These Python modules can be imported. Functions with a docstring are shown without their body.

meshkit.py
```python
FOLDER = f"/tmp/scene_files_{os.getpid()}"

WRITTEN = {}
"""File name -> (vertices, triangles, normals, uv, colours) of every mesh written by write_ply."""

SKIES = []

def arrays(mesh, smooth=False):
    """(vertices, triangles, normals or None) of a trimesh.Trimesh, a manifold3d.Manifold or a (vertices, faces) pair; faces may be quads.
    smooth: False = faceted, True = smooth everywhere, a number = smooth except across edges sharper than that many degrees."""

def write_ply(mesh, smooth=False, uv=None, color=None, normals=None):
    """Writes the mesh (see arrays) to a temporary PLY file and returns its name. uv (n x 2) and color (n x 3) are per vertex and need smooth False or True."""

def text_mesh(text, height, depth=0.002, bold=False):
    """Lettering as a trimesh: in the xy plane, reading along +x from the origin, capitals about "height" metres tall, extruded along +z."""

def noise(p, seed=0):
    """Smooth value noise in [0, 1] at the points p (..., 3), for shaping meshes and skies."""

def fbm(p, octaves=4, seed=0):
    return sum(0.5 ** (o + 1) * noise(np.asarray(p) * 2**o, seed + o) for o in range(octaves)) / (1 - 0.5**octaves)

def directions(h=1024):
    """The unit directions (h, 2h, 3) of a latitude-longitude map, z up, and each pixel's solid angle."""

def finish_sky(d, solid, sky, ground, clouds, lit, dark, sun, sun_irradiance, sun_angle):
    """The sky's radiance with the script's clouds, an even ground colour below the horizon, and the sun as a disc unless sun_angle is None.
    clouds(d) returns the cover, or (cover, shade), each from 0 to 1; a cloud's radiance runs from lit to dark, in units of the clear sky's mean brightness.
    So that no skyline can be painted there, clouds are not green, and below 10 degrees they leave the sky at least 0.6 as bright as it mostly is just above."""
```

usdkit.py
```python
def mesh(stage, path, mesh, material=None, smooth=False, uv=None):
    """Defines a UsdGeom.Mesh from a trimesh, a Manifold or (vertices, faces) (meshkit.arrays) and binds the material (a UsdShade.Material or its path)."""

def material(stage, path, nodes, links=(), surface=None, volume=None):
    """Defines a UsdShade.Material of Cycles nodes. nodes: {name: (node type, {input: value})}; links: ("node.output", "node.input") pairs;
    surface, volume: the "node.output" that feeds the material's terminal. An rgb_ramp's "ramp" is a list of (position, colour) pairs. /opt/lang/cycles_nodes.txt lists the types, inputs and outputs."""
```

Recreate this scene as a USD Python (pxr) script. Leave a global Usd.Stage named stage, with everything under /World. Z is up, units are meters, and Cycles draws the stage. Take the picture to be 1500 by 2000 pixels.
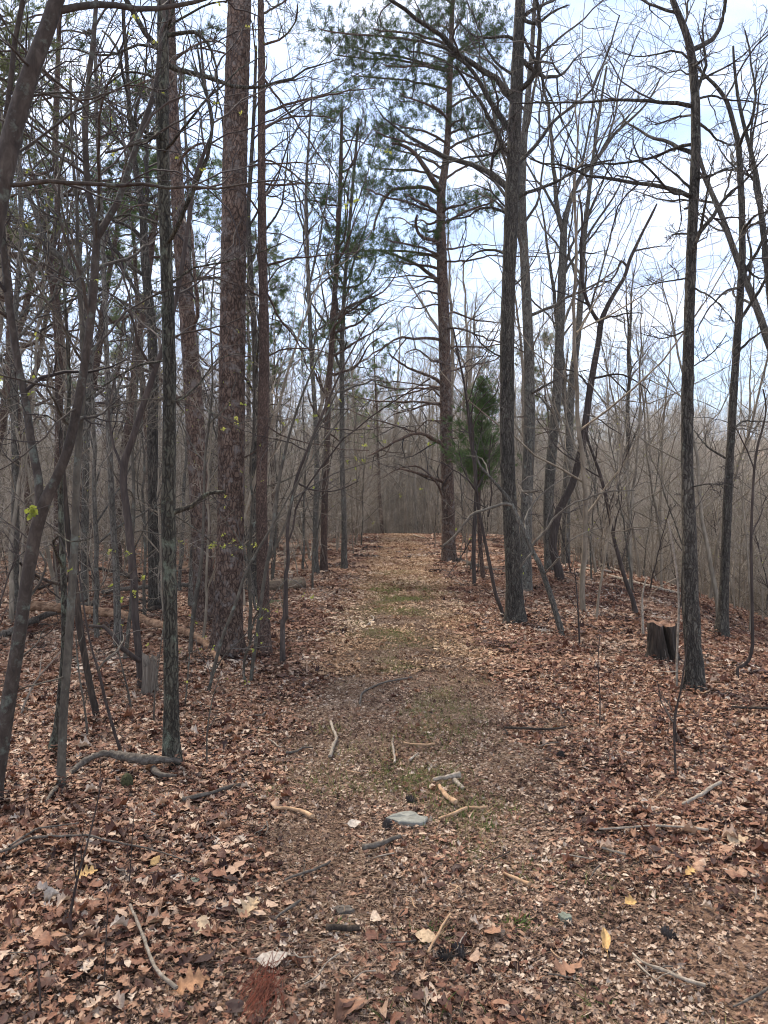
import math, random
import numpy as np, trimesh, usdkit, meshkit
from scipy.interpolate import PchipInterpolator
from pxr import Usd, UsdGeom, UsdLux, UsdShade, Gf, Sdf, Vt

stage = Usd.Stage.CreateInMemory()
UsdGeom.SetStageUpAxis(stage, 'Z')
UsdGeom.SetStageMetersPerUnit(stage, 1.0)
UsdGeom.Xform.Define(stage, '/World')
UsdGeom.Scope.Define(stage, '/World/Looks')

# ---------------------------------------------------------------- camera, sky, sun
EYE = 1.55                      # phone held at chest height, level, looking along +y
cam = UsdGeom.Camera.Define(stage, '/World/camera')
cam.CreateFocalLengthAttr(36.0)
cam.CreateHorizontalApertureAttr(36.0)
cam.CreateVerticalApertureAttr(48.0)
cam.CreateClippingRangeAttr(Gf.Vec2f(0.05, 5000))
cam.AddTranslateOp().Set(Gf.Vec3d(0, 0, EYE))
cam.AddRotateXOp().Set(90.0)
cam.CreateExposureAttr(2.36)

SUN_EL, SUN_AZ = math.radians(56), math.radians(-35)       # azimuth from +y towards +x
sun_dir = np.array([math.sin(SUN_AZ) * math.cos(SUN_EL), math.cos(SUN_AZ) * math.cos(SUN_EL), math.sin(SUN_EL)])
sun = UsdLux.DistantLight.Define(stage, '/World/sun')
sun.CreateIntensityAttr(0.40)
sun.CreateAngleAttr(14.0)
sun.CreateNormalizeAttr(True)
sun.CreateColorAttr(Gf.Vec3f(1.0, 0.91, 0.78))
sun.AddRotateZOp().Set(-math.degrees(SUN_AZ))
sun.AddRotateXOp().Set(-(90 - math.degrees(SUN_EL)))

SKY_K = 0.0535
dome = UsdLux.DomeLight.Define(stage, '/World/sky')
dome.GetPrim().SetCustomDataByKey('label', 'pale spring sky with thin white cloud and patches of blue')
dome.GetPrim().SetCustomDataByKey('kind', 'structure')
sky_mat = usdkit.material(stage, '/World/Looks/sky_look', {
    'tc': ('texture_coordinate', {}),
    'sky': ('sky_texture', {'sky_type': 'single_scattering', 'sun_disc': False, 'sun_elevation': SUN_EL,
                            'sun_rotation': math.atan2(sun_dir[0], sun_dir[1])}),
    'map': ('mapping', {'scale': (1.2, 1.2, 4.2)}),
    'n': ('noise_texture', {'scale': 2.3, 'detail': 7.0, 'roughness': 0.55, 'distortion': 0.35}),
    'r': ('rgb_ramp', {'ramp': [(0.0, (.15, .15, .15)), (0.38, (.32, .32, .32)), (0.52, (.76, .76, .76)), (0.68, (1, 1, 1))]}),
    'map2': ('mapping', {'scale': (1.0, 1.0, 3.0), 'location': (3.1, 0.7, 1.3)}),
    'n2': ('noise_texture', {'scale': 3.2, 'detail': 5.0, 'roughness': 0.5}),
    'cc': ('rgb_ramp', {'ramp': [(0.34, (3.0, 3.9, 5.7)), (0.50, (4.5, 5.2, 6.7)), (0.64, (6.7, 7.0, 7.8))]}),
    'mx': ('mix', {'mix_type': 'mix'}),
    'bg': ('background_shader', {'strength': SKY_K}),
}, [('tc.generated', 'map.vector'), ('map.vector', 'n.vector'), ('n.fac', 'r.fac'), ('tc.generated', 'map2.vector'), ('map2.vector', 'n2.vector'),
    ('n2.fac', 'cc.fac'), ('r.color', 'mx.fac'), ('sky.color', 'mx.color1'), ('cc.color', 'mx.color2'), ('mx.color', 'bg.color')],
    surface='bg.background')
UsdShade.MaterialBindingAPI.Apply(dome.GetPrim()).Bind(sky_mat)

# ---------------------------------------------------------------- naming helpers
used = {}
def numbered(parent, name):
    k = (parent, name)
    n = used.get(k, 0)
    used[k] = n + 1
    return f'{parent}/{name}' + (f'_{n:03d}' if n else '')

def tag(p, label=None, cat=None, group=None, kind=None):
    p = p.GetPrim() if hasattr(p, 'GetPrim') else p
    for k, v in (('label', label), ('category', cat), ('group', group), ('kind', kind)):
        if v: p.SetCustomDataByKey(k, v)
    return p

def thing(name, label=None, cat=None, loc=(0, 0, 0), rz=0.0, s=1.0, group=None, kind=None, tilt=None):
    x = UsdGeom.Xform.Define(stage, numbered('/World', name))
    x.AddTranslateOp().Set(Gf.Vec3d(*map(float, loc)))
    x.AddRotateXYZOp().Set(Gf.Vec3f(*(tilt or (0, 0)), math.degrees(rz)))
    x.AddScaleOp().Set(Gf.Vec3f(s, s, s))
    return tag(x, label, cat, group, kind)

def part(name, mesh, mat, parent, smooth=True, label=None, kind=None, origin=None):
    v, f = (mesh[0], mesh[1]) if isinstance(mesh, tuple) else (np.array(mesh.vertices), np.array(mesh.faces))
    if origin is not None: v = np.asarray(v) - np.asarray(origin)
    m = usdkit.mesh(stage, numbered(str(parent.GetPath()), name), (v, f), MAT[mat], smooth=smooth)
    return tag(m, label, kind=kind)

def solo(name, mesh, mat, label=None, cat=None, group=None, kind=None, smooth=True):
    m = usdkit.mesh(stage, numbered('/World', name), mesh, MAT[mat], smooth=smooth)
    return tag(m, label, cat, group, kind)

def dup(root, loc, rz=0.0, s=1.0, label=None, group=None, tilt=None):
    was = root.GetCustomData()
    r = thing(''.join(c for c in root.GetName()).rstrip('0123456789').rstrip('_'), label or was.get('label'), was.get('category'), loc, rz, s, group or was.get('group'), tilt=tilt)
    r.GetReferences().AddInternalReference(root.GetPath())
    r.SetInstanceable(True)
    return r

# ---------------------------------------------------------------- materials
MAT = {}
def bark(name, ramp, scale=(18, 18, 3), detail=8, bump=0.5, lichen=None, lich_amt=0.58, rough=0.9, dist=0.006, crack=None):
    ramp = [(a, (c[0], c[1] * .96, c[2] * .87)) for a, c in ramp]
    nodes = {
        'g': ('geometry', {}), 'mp': ('mapping', {'scale': scale}),
        'n': ('noise_texture', {'scale': 1.0, 'detail': float(detail), 'roughness': 0.65, 'distortion': 0.6}),
        'r': ('rgb_ramp', {'ramp': ramp}),
        'big': ('noise_texture', {'scale': 1.7, 'detail': 3.0}),
        'br': ('rgb_ramp', {'ramp': [(0.3, (0.72, 0.72, 0.72)), (0.7, (1.2, 1.2, 1.2))]}),
        'mul': ('mix', {'mix_type': 'multiply', 'fac': 1.0}),
        'bu': ('bump', {'strength': bump, 'distance': dist}),
        'p': ('principled_bsdf', {'roughness': rough, 'specular_ior_level': 0.25}),
    }
    links = [('g.position', 'mp.vector'), ('mp.vector', 'n.vector'), ('n.fac', 'r.fac'), ('g.position', 'big.vector'), ('big.fac', 'br.fac'),
             ('r.color', 'mul.color1'), ('br.color', 'mul.color2'), ('n.fac', 'bu.height'), ('bu.normal', 'p.normal')]
    last = 'mul.color'
    if crack is not None:
        nodes |= {'dn': ('noise_texture', {'scale': 14.0, 'detail': 3.0}), 'da': ('vector_math', {'math_type': 'multiply_add', 'vector2': (.07, .07, .12)}),
                  'cm': ('mapping', {'scale': crack[0]}), 'v': ('voronoi_texture', {'feature': 'distance_to_edge', 'scale': 1.0}),
                  'vr': ('rgb_ramp', {'ramp': [(0.0, (.30, .26, .25)), (crack[1] * .5, (.58, .55, .54)), (crack[1], (1, 1, 1))]}),
                  'vm': ('mix', {'mix_type': 'multiply', 'fac': 1.0}), 'hs': ('math', {'math_type': 'add'}),
                  'vc': ('math', {'math_type': 'minimum', 'value2': crack[1]}), 'vs': ('math', {'math_type': 'multiply', 'value2': 4.0})}
        links += [('g.position', 'dn.vector'), ('dn.color', 'da.vector1'), ('g.position', 'da.vector3'), ('da.vector', 'cm.vector'), ('cm.vector', 'v.vector'), ('v.distance', 'vr.fac'),
                  (last, 'vm.color1'), ('vr.color', 'vm.color2'), ('v.distance', 'vc.value1'), ('vc.value', 'vs.value1'), ('vs.value', 'hs.value1'), ('n.fac', 'hs.value2')]
        links[links.index(('n.fac', 'bu.height'))] = ('hs.value', 'bu.height')
        last = 'vm.color'
    if lichen is not None:
        nodes |= {'ln': ('noise_texture', {'scale': 9.0, 'detail': 6.0, 'roughness': 0.7}),
                  'lr': ('rgb_ramp', {'ramp': [(lich_amt - 0.05, (0, 0, 0)), (lich_amt + 0.06, (1, 1, 1))]}),
                  'lm': ('mix', {'mix_type': 'mix', 'color2': lichen})}
        links += [('g.position', 'ln.vector'), ('ln.fac', 'lr.fac'), ('lr.color', 'lm.fac'), (last, 'lm.color1')]
        last = 'lm.color'
    links.append((last, 'p.base_color'))
    MAT[name] = usdkit.material(stage, '/World/Looks/' + name, nodes, links, surface='p.BSDF')

def plain(name, ramp, source='random', rough=0.85, transl=0.0, spec=0.25, nscale=20.0):
    """colour picked per instance or per island, with a little grain"""
    nodes = {'o': ('object_info', {}), 'g': ('geometry', {}), 'ad': ('math', {'math_type': 'add'}), 'fr': ('math', {'math_type': 'fraction'}),
             'r': ('rgb_ramp', {'ramp': ramp}),
             'n': ('noise_texture', {'scale': nscale, 'detail': 4.0, 'roughness': 0.6}),
             'nr': ('rgb_ramp', {'ramp': [(0.3, (.62, .62, .62)), (0.7, (1.25, 1.25, 1.25))]}),
             'm': ('mix', {'mix_type': 'multiply', 'fac': 1.0}),
             'p': ('principled_bsdf', {'roughness': rough, 'specular_ior_level': spec})}
    links = [('o.random', 'ad.value1'), ('g.random_per_island', 'ad.value2'), ('ad.value', 'fr.value1'), ('fr.value', 'r.fac'), ('g.position', 'n.vector'),
             ('n.fac', 'nr.fac'), ('r.color', 'm.color1'), ('nr.color', 'm.color2'), ('m.color', 'p.base_color')]
    out = 'p.BSDF'
    if transl:
        nodes |= {'t': ('translucent_bsdf', {}), 'mc': ('mix_closure', {'fac': transl})}
        links += [('m.color', 't.color'), ('p.BSDF', 'mc.closure1'), ('t.BSDF', 'mc.closure2')]
        out = 'mc.closure'
    MAT[name] = usdkit.material(stage, '/World/Looks/' + name, nodes, links, surface=out)

bark('pine_bark', [(0.25, (.042, .026, .019)), (0.42, (.092, .059, .045)), (0.58, (.145, .098, .077)), (0.75, (.215, .155, .127))], scale=(18, 18, 9), bump=1.0, dist=0.016, lichen=(.145, .118, .10), lich_amt=0.57, crack=((30, 30, 11), .15))
bark('young_pine_bark', [(0.28, (.04, .026, .021)), (0.45, (.09, .058, .046)), (0.62, (.145, .098, .078)), (0.78, (.24, .165, .13))], scale=(34, 34, 12), bump=0.9, crack=((70, 70, 26), .2))
bark('oak_bark', [(0.30, (.026, .022, .018)), (0.46, (.062, .054, .045)), (0.60, (.105, .094, .079)), (0.75, (.18, .165, .142))], scale=(42, 42, 5.5), bump=1.0, dist=0.012, lichen=(.135, .145, .11), lich_amt=0.66, crack=((46, 46, 6), .20))
bark('mossy_bark', [(0.30, (.028, .025, .018)), (0.46, (.062, .056, .043)), (0.60, (.105, .098, .075)), (0.75, (.19, .18, .145))], scale=(50, 50, 5), bump=1.0, dist=0.010, lichen=(.115, .122, .083), lich_amt=0.60, crack=((50, 50, 7), .20))
bark('smooth_bark', [(0.30, (.036, .030, .025)), (0.5, (.068, .058, .047)), (0.7, (.112, .098, .08))], scale=(26, 26, 12), bump=0.5, lichen=(.125, .132, .104), lich_amt=0.61)
bark('sapling_bark', [(0.30, (.022, .016, .013)), (0.5, (.044, .033, .027)), (0.7, (.078, .062, .052))], scale=(30, 30, 16), bump=0.6, lichen=(.095, .10, .078), lich_amt=0.60)
bark('dark_bark', [(0.30, (.020, .014, .013)), (0.5, (.042, .031, .027)), (0.7, (.078, .061, .053))], scale=(30, 30, 6), bump=0.5)
bark('pale_bark', [(0.30, (.055, .048, .041)), (0.5, (.10, .09, .077)), (0.7, (.17, .157, .138))], scale=(26, 26, 7), bump=0.6, lichen=(.155, .165, .132), lich_amt=0.64, crack=((40, 40, 7), .12))
bark('grey_branch', [(0.30, (.055, .046, .038)), (0.5, (.105, .092, .078)), (0.7, (.18, .165, .143))], scale=(22, 22, 8), bump=0.4)
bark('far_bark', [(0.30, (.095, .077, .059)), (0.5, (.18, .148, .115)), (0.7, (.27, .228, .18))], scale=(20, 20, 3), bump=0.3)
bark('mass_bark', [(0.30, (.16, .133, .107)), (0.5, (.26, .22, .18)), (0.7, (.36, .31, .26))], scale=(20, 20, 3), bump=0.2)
bark('dead_pale', [(0.28, (.11, .088, .07)), (0.5, (.24, .20, .165)), (0.72, (.40, .355, .31))], scale=(40, 40, 40), bump=0.5)
bark('dead_grey', [(0.28, (.032, .026, .022)), (0.5, (.082, .068, .058)), (0.72, (.165, .145, .128))], scale=(45, 45, 45), bump=0.6)
bark('dead_tan', [(0.28, (.17, .10, .06)), (0.5, (.33, .21, .13)), (0.72, (.47, .33, .22))], scale=(40, 40, 40), bump=0.4)
bark('log_wood', [(0.28, (.05, .035, .026)), (0.48, (.15, .105, .075)), (0.7, (.28, .215, .16))], scale=(14, 40, 40), bump=0.8, dist=0.01, lichen=(.16, .15, .09), lich_amt=0.62)
bark('red_log', [(0.28, (.06, .034, .021)), (0.48, (.19, .108, .066)), (0.7, (.36, .235, .155))], scale=(10, 30, 30), bump=0.6)
bark('rotten_wood', [(0.28, (.009, .006, .005)), (0.48, (.03, .022, .017)), (0.7, (.075, .055, .043))], scale=(40, 40, 6), bump=1.0, dist=0.015)
bark('stump_top', [(0.28, (.07, .035, .022)), (0.5, (.19, .105, .068)), (0.7, (.33, .21, .15))], scale=(24, 24, 24), bump=0.8, dist=0.01)
bark('snag_wood', [(0.28, (.04, .030, .024)), (0.5, (.105, .083, .067)), (0.7, (.20, .168, .14))], scale=(60, 60, 5), bump=0.8)
bark('moss', [(0.28, (.018, .018, .008)), (0.5, (.042, .043, .018)), (0.7, (.09, .088, .036))], scale=(60, 60, 60), bump=0.9, dist=0.012)
bark('stone', [(0.28, (.09, .09, .082)), (0.5, (.15, .152, .142)), (0.7, (.21, .213, .20))], scale=(30, 30, 30), bump=0.3)
plain('twig', [(0, (.032, .025, .021)), (0.5, (.066, .053, .044)), (1, (.12, .102, .085))])
plain('dark_twig', [(0, (.020, .015, .014)), (0.6, (.045, .034, .030)), (1, (.085, .068, .059))])
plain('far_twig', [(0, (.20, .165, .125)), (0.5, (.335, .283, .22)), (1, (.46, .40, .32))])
plain('wood_twig', [(0, (.10, .078, .058)), (0.5, (.20, .162, .122)), (1, (.31, .262, .205))])
LEAF = [(0.0, (.024, .009, .006)), (0.15, (.058, .021, .012)), (0.33, (.118, .044, .024)), (0.50, (.195, .082, .043)), (0.65, (.27, .138, .078)), (0.78, (.335, .195, .120)), (0.90, (.41, .275, .185)), (0.96, (.46, .345, .25)), (1.0, (.40, .32, .255))]
plain('dead_leaf', LEAF, transl=0.12, rough=0.7, spec=0.35, nscale=60)
plain('path_leaf', [(0, (.13, .068, .038)), (0.35, (.29, .17, .098)), (0.7, (.43, .285, .17)), (1, (.55, .41, .28))], transl=0.1, nscale=60)
plain('leaf_crumb', [(0, (.05, .025, .016)), (0.4, (.145, .082, .053)), (0.75, (.28, .185, .127)), (1, (.48, .37, .275))], nscale=60)
plain('straw', [(0, (.13, .065, .035)), (0.5, (.25, .15, .09)), (1, (.40, .29, .19))])
plain('red_needles', [(0, (.14, .038, .02)), (0.6, (.26, .085, .045)), (1, (.38, .17, .09))])
plain('pine_needle', [(0, (.040, .068, .020)), (0.5, (.085, .130, .040)), (0.85, (.13, .17, .06)), (1, (.19, .16, .08))], transl=0.15, nscale=2.0)
plain('cedar_green', [(0, (.045, .080, .022)), (0.5, (.095, .15, .042)), (1, (.16, .20, .065))], transl=0.1, nscale=3.0)
plain('young_leaf', [(0, (.26, .29, .05)), (1, (.42, .42, .10))], transl=0.45)
plain('grass_green', [(0, (.07, .105, .022)), (0.5, (.14, .165, .042)), (0.8, (.26, .225, .085)), (1, (.38, .29, .16))], transl=0.2)
plain('grass_fresh', [(0, (.045, .095, .016)), (1, (.11, .17, .035))], transl=0.25)
plain('pale_leaf', [(0, (.36, .30, .24)), (1, (.42, .35, .28))], transl=0.05, nscale=80)
plain('gold_leaf', [(0, (.50, .30, .11)), (1, (.55, .34, .14))], transl=0.15, nscale=80)
plain('brown_leaf', [(0, (.33, .17, .085)), (1, (.40, .21, .11))], transl=0.1, nscale=70)
plain('tan_leaf', [(0, (.44, .30, .17)), (1, (.48, .34, .21))], transl=0.1, nscale=70)
plain('lichen_chip', [(0, (.13, .14, .105)), (1, (.16, .17, .13))], nscale=80)
plain('cone_scale', [(0, (.022, .017, .015)), (1, (.06, .047, .04))])
MAT['soil'] = usdkit.material(stage, '/World/Looks/soil', {
    'g': ('geometry', {}),
    'n1': ('noise_texture', {'scale': 70.0, 'detail': 8.0, 'roughness': 0.75}),
    'r1': ('rgb_ramp', {'ramp': [(0.28, (.055, .031, .021)), (0.45, (.135, .082, .055)), (0.58, (.21, .136, .094)), (0.75, (.34, .24, .175))]}),
    'n2': ('noise_texture', {'scale': 1.6, 'detail': 5.0, 'roughness': 0.6}),
    'r2': ('rgb_ramp', {'ramp': [(0.35, (.78, .74, .72)), (0.65, (1.2, 1.18, 1.12))]}),
    'm': ('mix', {'mix_type': 'multiply', 'fac': 1.0}),
    'bu': ('bump', {'strength': 0.8, 'distance': 0.012}),
    'p': ('principled_bsdf', {'roughness': 0.95, 'specular_ior_level': 0.15}),
}, [('g.position', 'n1.vector'), ('g.position', 'n2.vector'), ('n1.fac', 'r1.fac'), ('n2.fac', 'r2.fac'), ('r1.color', 'm.color1'), ('r2.color', 'm.color2'),
    ('m.color', 'p.base_color'), ('n1.fac', 'bu.height'), ('bu.normal', 'p.normal')], surface='p.BSDF')

MAT['air'] = usdkit.material(stage, '/World/Looks/air', {'v': ('principled_volume', {'color': (.93, .89, .83), 'density': 0.0003, 'anisotropy': 0.2})}, [], volume='v.volume')
# ---------------------------------------------------------------- geometry helpers
def tubes(P, R, sides=3):
    """P (N, m, 3) polylines, R (N, m) radii -> one (vertices, faces)"""
    P, R = np.asarray(P, float), np.asarray(R, float)
    N, m, _ = P.shape
    T = np.gradient(P, axis=1)
    T /= np.maximum(np.linalg.norm(T, axis=2, keepdims=True), 1e-9)
    ref = np.where(np.abs(T.mean(1)[:, 2:3]) > 0.8, [[1.0, 0.17, 0.0]], [[0.1, 0.0, 1.0]])[:, None, :]
    U = np.cross(T, ref); U /= np.maximum(np.linalg.norm(U, axis=2, keepdims=True), 1e-9)
    V = np.cross(T, U)
    a = np.arange(sides) * 2 * np.pi / sides
    v = P[:, :, None] + R[:, :, None, None] * (np.cos(a)[None, None, :, None] * U[:, :, None] + np.sin(a)[None, None, :, None] * V[:, :, None])
    i = np.arange(N * m * sides).reshape(N, m, sides)
    A, B = i[:, :-1], i[:, 1:]
    A2, B2 = np.roll(A, -1, 2), np.roll(B, -1, 2)
    f = np.concatenate([np.stack([A, A2, B], -1).reshape(-1, 3), np.stack([A2, B2, B], -1).reshape(-1, 3)])
    return v.reshape(-1, 3), f[:, ::-1]

def join(ms):
    ms = [m for m in ms if m is not None and len(m[0])]
    if not ms: return None
    off = np.cumsum([0] + [len(m[0]) for m in ms[:-1]])
    return np.vstack([m[0] for m in ms]), np.vstack([np.asarray(m[1]) + o for m, o in zip(ms, off)])

def unit(a): return a / np.maximum(np.linalg.norm(a, axis=-1, keepdims=True), 1e-9)

def sprout(P, R, k, rng, t0=0.2, t1=0.98, ang=(30, 65), ln=0.45, lj=0.45, m=5, wig=0.28, up=0.05, rf=0.6, tip=0.0012, rmin=0.0018, taper=0.5, lmax=9.0):
    """k children on every parent polyline; returns (N*k, m, 3), (N*k, m)"""
    N, M, _ = P.shape
    if not N: return np.zeros((0, m, 3)), np.zeros((0, m))
    t = t0 + (t1 - t0) * (np.arange(k)[None] + rng.uniform(0, 1, (N, k))) / k
    x = t * (M - 1); i = np.clip(x.astype(int), 0, M - 2); fr = (x - i)[..., None]
    rows = np.arange(N)[:, None]
    a, b = P[rows, i], P[rows, i + 1]
    pos = a + (b - a) * fr
    tan = unit(b - a)
    pr = R[rows, i] * (1 - fr[..., 0]) + R[rows, i + 1] * fr[..., 0]
    plen = np.linalg.norm(np.diff(P, axis=1), axis=2).sum(1)[:, None]
    L = np.minimum(ln * plen * (1 - taper * t), lmax) * (1 + lj * rng.uniform(-1, 1, (N, k)))
    rnd = rng.normal(size=(N, k, 3))
    perp = unit(rnd - (rnd * tan).sum(-1, keepdims=True) * tan)
    an = np.radians(rng.uniform(*ang, (N, k)))[..., None]
    d = np.cos(an) * tan + np.sin(an) * perp
    out = [pos]
    for j in range(m - 1):
        d = unit(d + wig * rng.normal(size=d.shape) + [0, 0, up])
        pos = pos + d * (L / (m - 1))[..., None]
        out.append(pos)
    Pc = np.stack(out, 2).reshape(N * k, m, 3)
    r0 = np.maximum(np.minimum(rf * pr, L * 0.02), rmin)
    s = np.linspace(0, 1, m)
    Rc = (r0[..., None] * (1 - s) ** 0.8 + tip * s ** 0.5).reshape(N * k, m)
    return Pc, Rc

def resample(pts, n, kind='pchip'):
    pts = np.asarray(pts, float)
    d = np.concatenate([[0], np.cumsum(np.linalg.norm(np.diff(pts[:, :3], axis=0), axis=1) + 1e-9)])
    s = np.linspace(0, d[-1], n)
    if len(pts) < 3: return np.stack([np.interp(s, d, c) for c in pts.T], 1)
    return np.stack([PchipInterpolator(d, c)(s) for c in pts.T], 1)

def at(px, py, Y):
    """the point at distance Y that the photograph shows at pixel (px, py) of 1500 x 2000"""
    return np.array([(px - 750) / 1500 * Y, Y, EYE + (1000 - py) / 1500 * Y])

# ---------------------------------------------------------------- terrain
def sstep(a, b, x):
    t = np.clip((x - a) / (b - a), 0, 1)
    return t * t * (3 - 2 * t)

def softplus(x, k=1.0): return np.log1p(np.exp(np.clip(x / k, -30, 30))) * k

def ridge_z(x, y):
    c = 0.0236 * softplus(y - 8, 1.2) - 0.20 * softplus(y - 37, 2.0)
    edge = 5.2 + 0.05 * (y - 12) + 0.5 * np.sin(y * 0.45)
    drop = 0.42 * softplus(x - edge, 0.8)
    left = 0.035 * softplus(-x - 3.5, 1.0) + 0.10 * softplus(-x - 14, 2.0)
    return c - np.minimum(drop, 16) - left

def ground_z(x, y, fine=True):
    x, y = np.asarray(x, float), np.asarray(y, float)
    r = np.hypot(x, y)
    s = sstep(38, 115, r)
    far = -19 + 44 * sstep(105, 330, r + 14 * np.sin(x * 0.02 + 1.0)) + 3 * np.sin(x * 0.013) + 2.0 * np.sin(y * 0.021 + x * 0.008)
    z = np.clip(ridge_z(x, y), -19, 9) * (1 - s) + far * s
    p = np.stack([x, y, np.zeros_like(x)], -1)
    n = (meshkit.noise(p * 0.7, 5) - 0.5) * 0.10 * sstep(1.5, 5, np.abs(x - path_x(y))) * sstep(2, 5, r)
    if fine:
        n = n + (meshkit.noise(p * 3.1, 6) - 0.5) * 0.035 + (meshkit.noise(p * 9.0, 7) - 0.5) * 0.014
    return z + n

def path_x(y): return 0.03 + 0.0175 * np.asarray(y, float)

def gpos(px, py):
    """ground point seen at a pixel"""
    d = np.array([(px - 750) / 1500, 1.0, (1000 - py) / 1500])
    ys = np.concatenate([np.linspace(1.5, 14, 900), np.linspace(14, 60, 900)])
    below = EYE + d[2] * ys < ground_z(d[0] * ys, ys)
    k = np.argmax(below) if below.any() else len(ys) - 1
    return np.array([d[0] * ys[k], ys[k], ground_z(d[0] * ys[k], ys[k])])

def grid(xs, ys):
    X, Y = np.meshgrid(xs, ys)
    v = np.stack([X, Y, ground_z(X, Y)], -1).reshape(-1, 3)
    w = len(xs)
    i = (np.arange(len(ys) - 1)[:, None] * w + np.arange(w - 1)[None]).ravel()
    return v, np.concatenate([np.stack([i, i + 1, i + w + 1], 1), np.stack([i, i + w + 1, i + w], 1)])

def spaced(a, b, d0, grow, dmax):
    out, d = [a], d0
    while out[-1] < b:
        out.append(out[-1] + d); d = min(d * grow, dmax)
    return out
xp = spaced(0, 400, 0.05, 1.03, 14)
xs = np.array([-v for v in xp[:0:-1]] + xp)
ys_ = np.concatenate([-np.array(spaced(0, 120, 0.4, 1.15, 14))[:0:-1], np.array(spaced(0, 400, 0.05, 1.014, 14))])
floor = UsdGeom.Xform.Define(stage, '/World/forest_floor').GetPrim()
tag(floor, 'brown leaf-strewn forest floor rising gently to a crest with a slope falling away on the right', kind='structure')
part('ground', grid(xs, ys_), 'soil', floor)

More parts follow.
